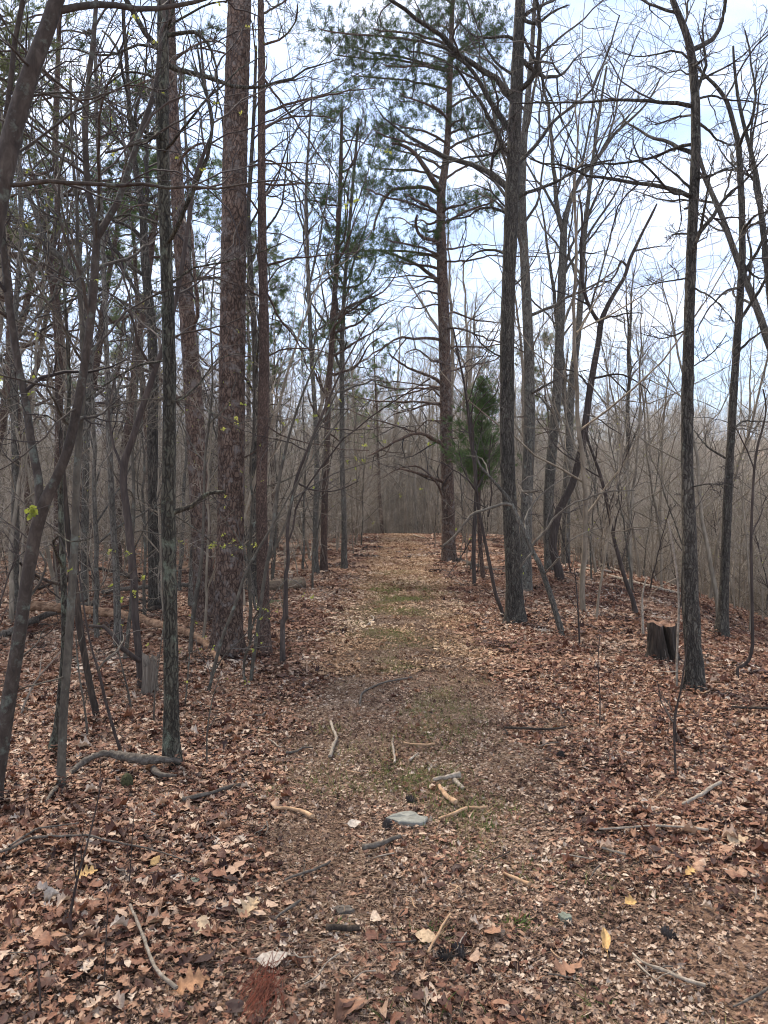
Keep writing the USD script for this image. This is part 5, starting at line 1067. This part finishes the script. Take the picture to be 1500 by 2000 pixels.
stick('stick', 'dark-barked stick half under leaves right of the crooked log', [(356, 1579), (385, 1570), (415, 1563), (440, 1555), (470, 1548)], (8, 6), 'dead_grey', lift=.02)
stick('stick', 'thick pale stick lying along the left track of the path', [(644, 1490), (650, 1470), (657, 1452), (652, 1438), (646, 1420)], (7, 5), 'dead_pale', lift=.012)
stick('stick', 'short pale upright-lying stick in the middle of the path', [(771, 1500), (769, 1478), (766, 1458), (769, 1447)], (5, 4), 'dead_pale', lift=.01)
stick('stick', 'tan crosswise stick right of the short pale stick', [(788, 1460), (810, 1464), (830, 1465), (850, 1463)], (5, 5), 'dead_tan', lift=.01)
stick('stick', 'tiny pale chip below the tan crosswise stick', [(800, 1494), (808, 1488), (817, 1481)], (5, 4), 'dead_pale', lift=.01)
stick('stick', 'curving thin grey twig high on the path', [(702, 1382), (706, 1364), (725, 1350), (752, 1340), (780, 1334), (805, 1330)], (4, 4), 'dead_grey', lift=.01)
stick('stick', 'tan tapering stick on the left side of the path', [(536, 1590), (560, 1592), (585, 1598), (610, 1610)], (5, 9), 'dead_tan', lift=.012)
stick('stick', 'grey twig left of the thick pale stick', [(558, 1480), (578, 1477), (592, 1470), (612, 1468)], (5, 3), 'dead_grey', lift=.01)
stick('broken_branch', 'stubby bleached knot of wood with a dark underside on the right of the path', [(846, 1536), (866, 1534), (884, 1531), (898, 1530)], (6, 13), 'dead_pale', 'wood chunk', lift=.02, forks=[dict(p=[(888, 1534), (896, 1542), (906, 1550)], w=(10, 8))])
stick('stick', 'pale flat splinter just under the stubby bleached knot', [(858, 1546), (866, 1560), (876, 1572), (890, 1582)], (6, 10), 'dead_tan', lift=.012)
stick('stick', 'tan stick between the flat grey-green stone and the small grass tufts', [(858, 1612), (880, 1604), (898, 1597), (912, 1591)], (6, 5), 'dead_tan', lift=.012)
stick('stick', 'short tan stick right of the tan stick by the flat stone', [(914, 1589), (930, 1591), (952, 1589)], (4, 5), 'dead_tan', lift=.012, forks=[dict(p=[(945, 1600), (955, 1592), (962, 1586)], w=(4, 2))])
stick('stick', 'dark charred-looking stick with a side peg in the middle of the path', [(708, 1674), (730, 1669), (755, 1660), (782, 1650)], (13, 8), 'dead_grey', lift=.015, forks=[dict(p=[(750, 1664), (757, 1671)], w=(7, 5))])
stick('stick', 'thin dark twig lying left of the charred-looking stick', [(556, 1734), (585, 1724), (612, 1714), (645, 1698)], (4, 5), 'dead_grey', lift=.015, forks=[dict(p=[(590, 1722), (594, 1705), (596, 1690)], w=(4, 2))])
stick('stick', 'split grey stick in the left-centre foreground leaves', [(536, 1817), (552, 1804), (570, 1791), (587, 1779)], (5, 7), 'dead_grey', lift=.02)
stick('bark_strip', 'dark frayed strip of bark in the centre foreground', [(638, 1830), (658, 1832), (680, 1833), (702, 1831)], (12, 10), 'rotten_wood', 'bark', lift=.012)
stick('twig_on_leaves', 'thin brown twig standing slanted right of the yellow oval leaf', [(836, 1892), (850, 1862), (866, 1834), (880, 1812)], (5, 4), 'dead_tan', 'twig', lift=.03)
stick('twig_on_leaves', 'long thin pale twig in the centre foreground running up to the right', [(594, 1948), (620, 1930), (638, 1905), (664, 1884)], (3, 3), 'dead_pale', 'twig', lift=.02)
stick('stick', 'bleached flaking branch in the lower right corner area', [(1236, 1884), (1262, 1905), (1290, 1914), (1330, 1930), (1378, 1948)], (4, 8), 'dead_pale', lift=.015, forks=[dict(p=[(1274, 1903), (1310, 1912), (1345, 1935)], w=(6, 3)), dict(p=[(1240, 1886), (1265, 1915), (1290, 1928)], w=(5, 2))])
stick('stick', 'short pale splinter on the right of the leafy foreground', [(984, 1722), (1000, 1729), (1018, 1738), (1034, 1745)], (5, 9), 'dead_tan', lift=.015)
stick('stick', 'long thin pale stick lying crosswise on the right bank', [(1170, 1638), (1220, 1636), (1275, 1632), (1330, 1633), (1384, 1640)], (4, 5), 'dead_pale', lift=.025, forks=[dict(p=[(1288, 1634), (1290, 1650), (1294, 1668)], w=(5, 4)), dict(p=[(1282, 1632), (1262, 1622), (1240, 1612)], w=(3, 1.5))])
stick('stick', 'forked bleached stick like a wishbone at the right edge', [(1334, 1590), (1352, 1580), (1372, 1570), (1390, 1556), (1408, 1547)], (6, 7), 'dead_pale', lift=.03, forks=[dict(p=[(1366, 1574), (1382, 1579), (1398, 1588)], w=(7, 4)), dict(p=[(1390, 1556), (1388, 1548), (1390, 1538)], w=(5, 3))])
stick('stick', 'small pale stick below the long crosswise stick on the right bank', [(1176, 1674), (1195, 1678), (1222, 1687)], (5, 5), 'dead_pale', lift=.02)
stick('stick', 'dark crosswise twig on the right side of the path', [(985, 1432), (1020, 1434), (1060, 1436), (1105, 1432)], (4, 4), 'rotten_wood', lift=.02)
stick('stick', 'dark rod at the right edge of the leafy bank', [(1430, 1396), (1460, 1398), (1510, 1400)], (4, 5), 'rotten_wood', lift=.04)
stick('stick', 'dark twig lying in the lower right corner', [(1432, 1992), (1462, 1978), (1505, 1950)], (5, 5), 'dead_grey', lift=.02)
stick('stick', 'pale twig on the path ahead, well beyond the curving grey twig', [(716, 1228), (724, 1222), (730, 1214), (724, 1208)], (4, 3), 'dead_pale', lift=.02)
stick('stick', 'thin tan twig crossing the right edge of the path', [(935, 1282), (980, 1275), (1040, 1265), (1100, 1255)], (3, 2), 'dead_tan', lift=.02)
rs = np.random.default_rng(9)
for k in range(46):                                                  # small twigs strewn over path and banks
    px, py = rs.uniform(20, 1480), 1330 + 640 * rs.uniform() ** .8
    a = rs.uniform(0, 3.14); l = rs.uniform(20, 60) * (py - 1000) / 600
    q = [(px + l * t * math.cos(a) + rs.normal() * 3, py + l * t * math.sin(a) * .45 + rs.normal() * 2) for t in (-.5, -.1, .3, .5)]
    stick('twig_on_leaves', 'thin brown or grey twig lying on the leaf litter', q, (3.2, 2), ['dead_tan', 'dead_grey', 'dead_pale', 'rotten_wood'][k % 4], 'twig', lift=.02, group='small twigs strewn over the leaves', sides=5)

# upright weak shoots in the foreground leaves
def shoot(label, pts, w, mat='dark_bark', Y=None, group=None, name='bare_shoot', side=4, leaf=0):
    g = gpos(*pts[0]); Y = g[1]
    Pp = np.array([at(p[0], p[1], Y) for p in pts]); Pp[0] = g - [0, 0, .05]
    R = np.linspace(w, w * .45, len(pts)) / 3000 * Y
    F = resample(np.hstack([Pp, R[:, None]]), 14)
    t = thing(name, label, 'shoot', g, group=group)
    part('stem', tubes(F[None, :, :3], F[None, :, 3], 6), mat, t, origin=g)
    rng = np.random.default_rng(int(pts[0][0]))
    if side:
        P2, R2 = sprout(F[None, :, :3], F[None, :, 3], side, rng, .3, 1, (25, 55), ln=.35, m=6, wig=.2, rmin=.0011, tip=.0007)
        part('twigs', tubes(P2, R2, 4), mat, t, origin=g, kind='stuff')
        if leaf: part('young_leaves', leaflets(P2[:, -1], rng, .018, 2), 'young_leaf', t, origin=g, kind='stuff', smooth=False)
shoot('dark thin shoot rising from the left foreground leaves past the forked grey branch', [(130, 1815), (148, 1730), (170, 1650), (185, 1590), (200, 1520)], 6)
shoot('fine dark shoot in the bottom left corner', [(80, 1990), (78, 1940), (74, 1890), (70, 1860)], 4)
shoot('fine dark shoot left of the bleached bending stick', [(203, 1930), (206, 1860), (210, 1780), (212, 1720)], 3, side=2)
shoot('fine shoot between the forked grey branch and the charred-looking stick', [(248, 1740), (255, 1690), (258, 1640), (262, 1590)], 3, side=3)
shoot('leafless shoot beside the right-hand track, in front of the long crosswise stick', [(1320, 1522), (1318, 1470), (1316, 1420), (1320, 1380)], 5)
shoot('pair of fine shoots with the right bank behind, left of the knee-high shrub', [(1170, 1430), (1172, 1370), (1168, 1300), (1172, 1240)], 3, side=3)
shoot('short shoot standing in front of the arching grey sapling', [(1132, 1262), (1130, 1210), (1126, 1150), (1122, 1110)], 4, side=5)
shoot('pale stub shoot on the slope left of the split stump', [(1256, 1246), (1255, 1210), (1254, 1175), (1262, 1130)], 6, 'dead_pale', side=4)
shoot('upright pale shoot right of the crooked log', [(405, 1500), (404, 1440), (412, 1380), (430, 1320)], 4, 'smooth_bark', side=5)
shoot('thin shoot in the leaves between the lichen-crusted oak and the thickest pine', [(360, 1380), (366, 1330), (370, 1280), (380, 1210)], 4, 'smooth_bark', side=4, leaf=1)
shoot('slim shoot in front of the broken grey snag stump', [(300, 1415), (302, 1360), (308, 1310), (318, 1230)], 4, 'smooth_bark', side=4, leaf=1)
shoot('pale slanting shoot left of the broken grey snag stump', [(258, 1390), (250, 1350), (240, 1310), (231, 1272)], 5, 'smooth_bark', side=2)
shoot('thin leaning pole left of the smooth pale sapling', [(172, 1442), (165, 1380), (155, 1320), (148, 1240)], 5, 'smooth_bark', side=3)
shoot('slanting bleached shoot on the left slope behind the forking grey sapling', [(38, 1400), (70, 1330), (95, 1300), (122, 1268)], 5, 'dead_pale', side=3)

# stumps
def stump(name, label, px, py, wpx, hpx, slit=None, jag=.02, mat='rotten_wood', topmat='stump_top', cat='stump', seed=1, spike=0.0):
    g = gpos(px, py); Y = g[1]; R = wpx / 3000 * Y; H = hpx / 1500 * Y
    ns, nh = 72, 26
    a = np.arange(ns) * 2 * np.pi / ns
    s = np.linspace(0, 1, nh)
    top = H * (1 + jag * 6 * (meshkit.noise(np.stack([np.cos(a) * 2.2, np.sin(a) * 2.2, 0 * a], -1) + 5, seed) - .5)) + spike * np.exp(-((np.angle(np.exp(1j * (a - 3.4)))) / .35) ** 2)
    Z = s[:, None] * (top[None] + .08) - .08
    rad = R * (1.0 + .5 * np.exp(-Z / .06) * (.5 + .5 * np.cos(3 * a + seed)))
    q = np.stack([np.cos(a)[None] * R * np.ones_like(Z), np.sin(a)[None] * R * np.ones_like(Z), Z], -1)
    rad = rad * (1 + .34 * (meshkit.fbm(q * [26, 26, 5], 3, seed) - .5) + .16 * (meshkit.noise(q * [8, 8, 3], seed + 1) - .5))
    cut = np.zeros_like(Z)
    if slit:
        c = slit[0] + (slit[1] - slit[0]) * (1 - s)[:, None]
        cut = np.exp(-((np.angle(np.exp(1j * (a[None] - c)))) / slit[2]) ** 4)
        rad = rad * (1 - .72 * cut)
    v = np.stack([np.cos(a)[None] * rad, np.sin(a)[None] * rad, Z], -1)
    i = np.arange(ns * nh).reshape(nh, ns); A, B = i[:-1], i[1:]; A2, B2 = np.roll(A, -1, 1), np.roll(B, -1, 1)
    f = np.concatenate([np.stack([A, A2, B], -1).reshape(-1, 3), np.stack([A2, B2, B], -1).reshape(-1, 3)])
    t = thing(name, label, cat, g)
    part('bark', (v.reshape(-1, 3), f), mat, t)
    rings = [v[-1] * [1, 1, 1]]
    for k in (.8, .55, .3, .1):
        w = v[-1] * [k, k, 1]; w[:, 2] = top * (.6 + .4 * k) + H * .4 * (1 - k) + H * .10 * (meshkit.fbm(w * [30, 30, 1], 3, seed + 5) - .65) - .01
        rings.append(w)
    v2 = np.array(rings); v2[0] *= [.985, .985, 1]; v2[0, :, 2] -= .003
    i = np.arange(ns * 5).reshape(5, ns); A, B = i[:-1], i[1:]; A2, B2 = np.roll(A, -1, 1), np.roll(B, -1, 1)
    f2 = np.concatenate([np.stack([A, A2, B], -1).reshape(-1, 3), np.stack([A2, B2, B], -1).reshape(-1, 3)])
    c = v2[-1].mean(0)[None]
    part('top', (np.vstack([v2.reshape(-1, 3), c]), np.vstack([f2, np.stack([i[-1], np.roll(i[-1], -1), np.full(ns, ns * 5)], -1)])), topmat, t)
stump('split_stump', 'dark rotten stump split down the front, standing right of the path', 1294, 1288, 54, 70, slit=(-1.75, -1.05, .16), jag=.025, seed=3)
stump('snag_stump', 'broken grey snag stump at the foot of the crooked dark tree', 293, 1356, 29, 66, jag=.06, mat='snag_wood', topmat='snag_wood', seed=7, spike=.10)

# stones
def stone(label, px, py, wpx, hpx, mat='stone', seed=1, name='flat_stone', cat='stone', thick=.012):
    g = gpos(px, py); Y = g[1]; W = wpx / 3000 * Y; D = hpx / 1500 * Y / ((EYE) / math.hypot(Y, EYE)) / 2
    rng = np.random.default_rng(seed); n = 18
    a = np.arange(n) * 2 * np.pi / n
    r = 1 + .75 * (meshkit.noise(np.stack([np.cos(a) * 2, np.sin(a) * 2, 0 * a], -1) + seed, seed) - .5) + rng.normal(size=n) * .09
    o = np.stack([np.cos(a) * r * W, np.sin(a) * r * D], -1)
    zt = thick * (1 + .5 * rng.normal(size=n) * .4)
    v = np.vstack([np.column_stack([o, np.full(n, -.02)]), np.column_stack([o * 1.0, zt * .7]), np.column_stack([o * .93, zt]), np.column_stack([o * .5, zt * 1.15]), [[0, 0, thick * 1.1]]])
    i = np.arange(4 * n).reshape(4, n); A, B = i[:-1], i[1:]; A2, B2 = np.roll(A, -1, 1), np.roll(B, -1, 1)
    f = np.concatenate([np.stack([A, A2, B], -1).reshape(-1, 3), np.stack([A2, B2, B], -1).reshape(-1, 3), np.stack([i[-1], np.roll(i[-1], -1), np.full(n, 4 * n)], -1)])
    v[:, 2] += .018
    m = solo(name, (v + g, f), mat, label, cat, smooth=25)
stone('flat grey-green stone lying in the middle of the path', 797, 1607, 66, 20, seed=2)
stone('small lichen-green chip among the leaves at the left', 384, 1728, 22, 12, 'lichen_chip', seed=5, name='lichen_chip', cat='bark chip', thick=.006)
stone('small lichen-green chip among the leaves at the right', 1102, 1803, 20, 12, 'lichen_chip', seed=6, name='lichen_chip', cat='bark chip', thick=.006)
stone('grey flake of bark near the dark frayed bark strip', 672, 1786, 36, 14, 'dead_grey', seed=8, name='bark_flake', cat='bark chip', thick=.008)

# leaves that stand out
def single_leaf(name, label, px, py, wpx, kind, mat, az, curl=.35, tilt=.35, lift=.03, seed=1, stretch=1.0):
    g = gpos(px, py); L_ = wpx / 1500 * g[1]
    rng = np.random.default_rng(seed)
    v, f = leaf_mesh(kind, L_, rng, curl)
    v = v * [1, stretch, 1]
    c, s = math.cos(az), math.sin(az)
    v = v @ np.array([[c, s, 0], [-s, c, 0], [0, 0, 1]])
    ct, st_ = math.cos(tilt), math.sin(tilt)
    v = v @ np.array([[1, 0, 0], [0, ct, st_], [0, -st_, ct]])
    solo(name, (v + g + [0, 0, lift], f), mat, label, 'leaf')
single_leaf('pale_leaf', 'large pale beige leaf lying flat in the centre foreground above the red needles', 532, 1892, 62, 'oval', 'pale_leaf', .25, .25, .2, .035, 3, 1.5)
single_leaf('yellow_leaf', 'yellow oval leaf below the bright green grass tuft', 832, 1852, 44, 'oval', 'tan_leaf', -.2, .3, .3, .04, 4, 1.5)
single_leaf('oak_leaf', 'large curled orange-brown oak leaf at the lower end of the bleached bending stick', 376, 1952, 66, 'oak', 'brown_leaf', .35, .7, .55, .05, 5, 1.3)
single_leaf('yellow_leaf', 'small golden leaf stuck upright beside the end of the long forked grey branch', 304, 1698, 24, 'oval', 'gold_leaf', .9, .3, .8, .04, 6, 1.4)
single_leaf('oak_leaf', 'golden lobed oak leaf in the left foreground below the forked grey branch', 170, 1724, 40, 'oak', 'gold_leaf', .3, .4, .4, .04, 7, 1.2)
single_leaf('curled_leaf', 'pale cream curled leaf near the left edge', 100, 1776, 34, 'oval', 'pale_leaf', .6, 1.5, .9, .04, 8, 1.8)
single_leaf('spotted_leaf', 'tan rounded leaf in the left-centre foreground', 394, 1833, 40, 'oval', 'tan_leaf', -.4, .8, .5, .04, 9, 2.0)
single_leaf('oak_leaf', 'yellow-tan oak leaf left of the split grey stick', 488, 1795, 54, 'oak', 'tan_leaf', 1.1, .6, .45, .04, 10, 1.2)
single_leaf('yellow_leaf', 'narrow yellow rolled leaf standing on end in the right foreground', 1182, 1856, 54, 'oval', 'gold_leaf', 1.5, 1.1, .5, .04, 11, .7)
single_leaf('orange_leaf', 'small orange star-lobed leaf on the right foreground', 1232, 1784, 24, 'maple', 'gold_leaf', .2, .4, .4, .04, 12, 1.2)
single_leaf('orange_leaf', 'orange lobed leaf high on the right foreground beside the long thin dark twig', 1350, 1720, 26, 'oak', 'gold_leaf', .5, .4, .4, .04, 13, 1.2)
single_leaf('pale_leaf', 'pale grey leaf beside the flat grey-green stone', 692, 1621, 28, 'oval', 'pale_leaf', .2, .5, .4, .03, 14, 1.5)
single_leaf('tan_leaf', 'folded tan leaf at the right edge of the foreground', 1440, 1658, 42, 'oak', 'tan_leaf', .1, .6, .5, .04, 15, 1.3)

# pine cones
def cone(label, px, py, s=.028):
    g = gpos(px, py)
    t = thing('pine_cone', label, 'pine cone', g, rz=px, tilt=(70, 0))
    m = trimesh.creation.icosphere(2, 1.0)
    part('core', (np.array(m.vertices) * [s * .5, s * .5, s * .85] + [0, s * .7, 0], np.array(m.faces)), 'cone_scale', t)
    V, F = [], []
    for k in range(60):
        z = -1 + 2 * (k + .5) / 60; a = k * 2.39996; r = math.sqrt(max(1 - z * z, .02))
        d = np.array([math.cos(a) * r, math.sin(a) * r, z * .9 + .35]); d /= np.linalg.norm(d)
        c = np.array([math.cos(a) * r * s * .45, math.sin(a) * r * s * .45, z * s * .8]); sd = np.array([-math.sin(a), math.cos(a), 0]) * s * .17
        b = len(V); V += [c - sd * .5, c + sd * .5, c + d * s * .5 + sd, c + d * s * .5 - sd, c + d * s * .62]
        F += [[b, b + 1, b + 2], [b, b + 2, b + 3], [b + 3, b + 2, b + 4]]
    part('scale', (np.array(V) + [0, s * .7, 0], np.array(F)), 'cone_scale', t, smooth=False, kind='stuff')
for (px, py, lab) in [(866, 1884, 'dark open pine cone left one of two below the slanted thin twig'), (896, 1874, 'dark open pine cone right one of two below the slanted thin twig'), (802, 1572, 'small dark pine cone in the middle of the path above the flat stone'), (757, 1622, 'small dark pine cone left of the flat grey-green stone'), (1304, 1838, 'dark pine cone in the right foreground'), (1096, 1482, 'dark pine cone on the right of the path near the crosswise twig'), (602, 1354, 'dark pine cone on the leaves left of the path')]:
    cone(lab, px, py)

# bunch of red needles, moss clump
g = gpos(512, 1960); rng = np.random.default_rng(3)
t = thing('needle_bunch', 'bunch of rust-red dead pine needles at the bottom edge below the large pale leaf', 'dead needles', g)
m = 130; b = rng.normal(size=(m, 3)) * [.03, .07, .005] + [0, 0, .03]; d = unit(np.array([.25, .9, .12]) + rng.normal(size=(m, 3)) * [.4, .3, .10])
part('needles', tubes(np.stack([b - d * .05, b + [0, 0, .008], b + d * .06], 1), np.full((m, 3), .0009), 3), 'red_needles', t, kind='stuff')
g = gpos(552, 1495); t = thing('moss_clump', 'small orange-green moss clump on the left side of the path', 'moss', g)
part('tuft', tuft(90, 120, .06, .035, .002), 'grass_green', t, smooth=False, kind='stuff')
g = gpos(520, 1180); t = thing('moss_patch', 'yellowish moss mound in the leaves beyond the slender young pine', 'moss', g)
mm = trimesh.creation.icosphere(3, 1.0); vv = np.array(mm.vertices) * [.35, .25, .07]; vv *= 1 + .3 * (meshkit.fbm(vv * 9, 3, 4) - .5)[:, None]
part('mound', (vv, np.array(mm.faces)), 'moss', t)

# fresh leaves hanging alone in front of the sky and the trunks
def sprig(label, px, py, Y, spx, seed, n=5, twig=None):
    rng = np.random.default_rng(seed); c = at(px, py, Y); s = spx / 1500 * Y
    t = thing('leaf_sprig', label, 'new leaves', c)
    P = rng.normal(size=(n, 3)) * s * .22
    part('young_leaves', leaflets(P, rng, s * .30, 5, .4), 'young_leaf', t, smooth=False)
    if twig is not None:
        q = np.array([at(p[0], p[1], Y + .03 * i) for i, p in enumerate(twig)]) - c
        F = resample(q, 10)
        part('twig', tubes(F[None], np.linspace(.0022, .0012, 10)[None], 5), 'dark_twig', t)
sprig('bright yellow-green leaf cluster at the fork of the leftmost grey sapling', 64, 998, 3.95, 30, 1, 8, [(100, 985), (85, 990), (64, 998)])
sprig('single new leaf high in front of the path pine crown', 756, 293, 5.0, 20, 2, 3, [(700, 230), (730, 262), (756, 293)])
sprig('single new leaf against the sky left of the path pine', 686, 398, 5.0, 20, 3, 3, [(655, 350), (672, 375), (686, 398)])
sprig('yellow-green leaves in front of the thickest pine at mid height', 462, 822, 5.2, 14, 4, 4, [(400, 800), (430, 812), (462, 822)])
sprig('pair of small new leaves just left of the thickest pine at mid height', 438, 838, 5.2, 12, 5, 3, [(410, 808), (425, 825), (438, 838)])
sprig('bright leaf cluster above the broken grey snag stump', 259, 1157, 5.5, 13, 6, 4, [(200, 1166), (230, 1160), (259, 1157)])
sprig('yellow leaf cluster on the thin twig left of the lichen-crusted oak', 280, 1127, 5.5, 14, 7, 4, [(215, 1150), (250, 1140), (280, 1127)])
sprig('new leaves low in front of the grey tree left of the crooked dark tree', 218, 1076, 5.6, 12, 8, 4, [(170, 1105), (195, 1090), (218, 1076)])
sprig('new leaves between the grey tree and the crooked dark tree', 250, 1080, 5.6, 13, 9, 4, [(200, 1098), (228, 1088), (250, 1080)])
sprig('small yellow leaf pair in front of the slim pale sapling', 138, 1112, 4.0, 11, 10, 3, [(95, 1135), (118, 1122), (138, 1112)])
for k, (px, py) in enumerate([(420, 1062), (436, 1066), (412, 1062), (454, 1056), (470, 1068), (498, 1066), (355, 1060), (435, 1044)]):
    sprig('tiny new leaves on a thin twig across the lower trunk of the thickest pine', px, py, 6.2, 10, 20 + k, 3, [(px - 40, py + 6), (px - 20, py + 1), (px, py)])
for k, (px, py) in enumerate([(712, 868), (712, 900), (678, 902), (695, 894), (836, 868), (750, 862), (580, 820), (556, 824), (656, 838), (615, 812), (642, 792), (612, 718)]):
    sprig('tiny new leaves on thin twigs hanging over the path', px, py, 7.5, 11, 40 + k, 3, [(px - 50, py - 8), (px - 25, py - 5), (px, py)])
for k in range(len(stage.GetPrimAtPath('/World').GetChildren())): break
for p in stage.GetPrimAtPath('/World').GetChildren():
    if p.GetName().startswith('leaf_sprig') and p.GetCustomDataByKey('label').startswith('tiny'):
        p.SetCustomDataByKey('group', 'tiny new leaves over the path' if 'over the path' in p.GetCustomDataByKey('label') else 'tiny new leaves across the pine')
for (px, py, lab) in [(1216, 0, '')]: pass

# ---------------------------------------------------------------- the pale air in which the far hill fades
def haze():
    x0, x1, y0, y1, z0, z1 = -420, 420, -140, 420, -25.5, 52
    b = trimesh.creation.box([x1 - x0, y1 - y0, z1 - z0]); b.apply_translation([(x0 + x1) / 2, (y0 + y1) / 2, (z0 + z1) / 2])
    solo('haze', b, 'air', 'thin pale air over the whole wood', 'haze', kind='stuff', smooth=False)
haze()
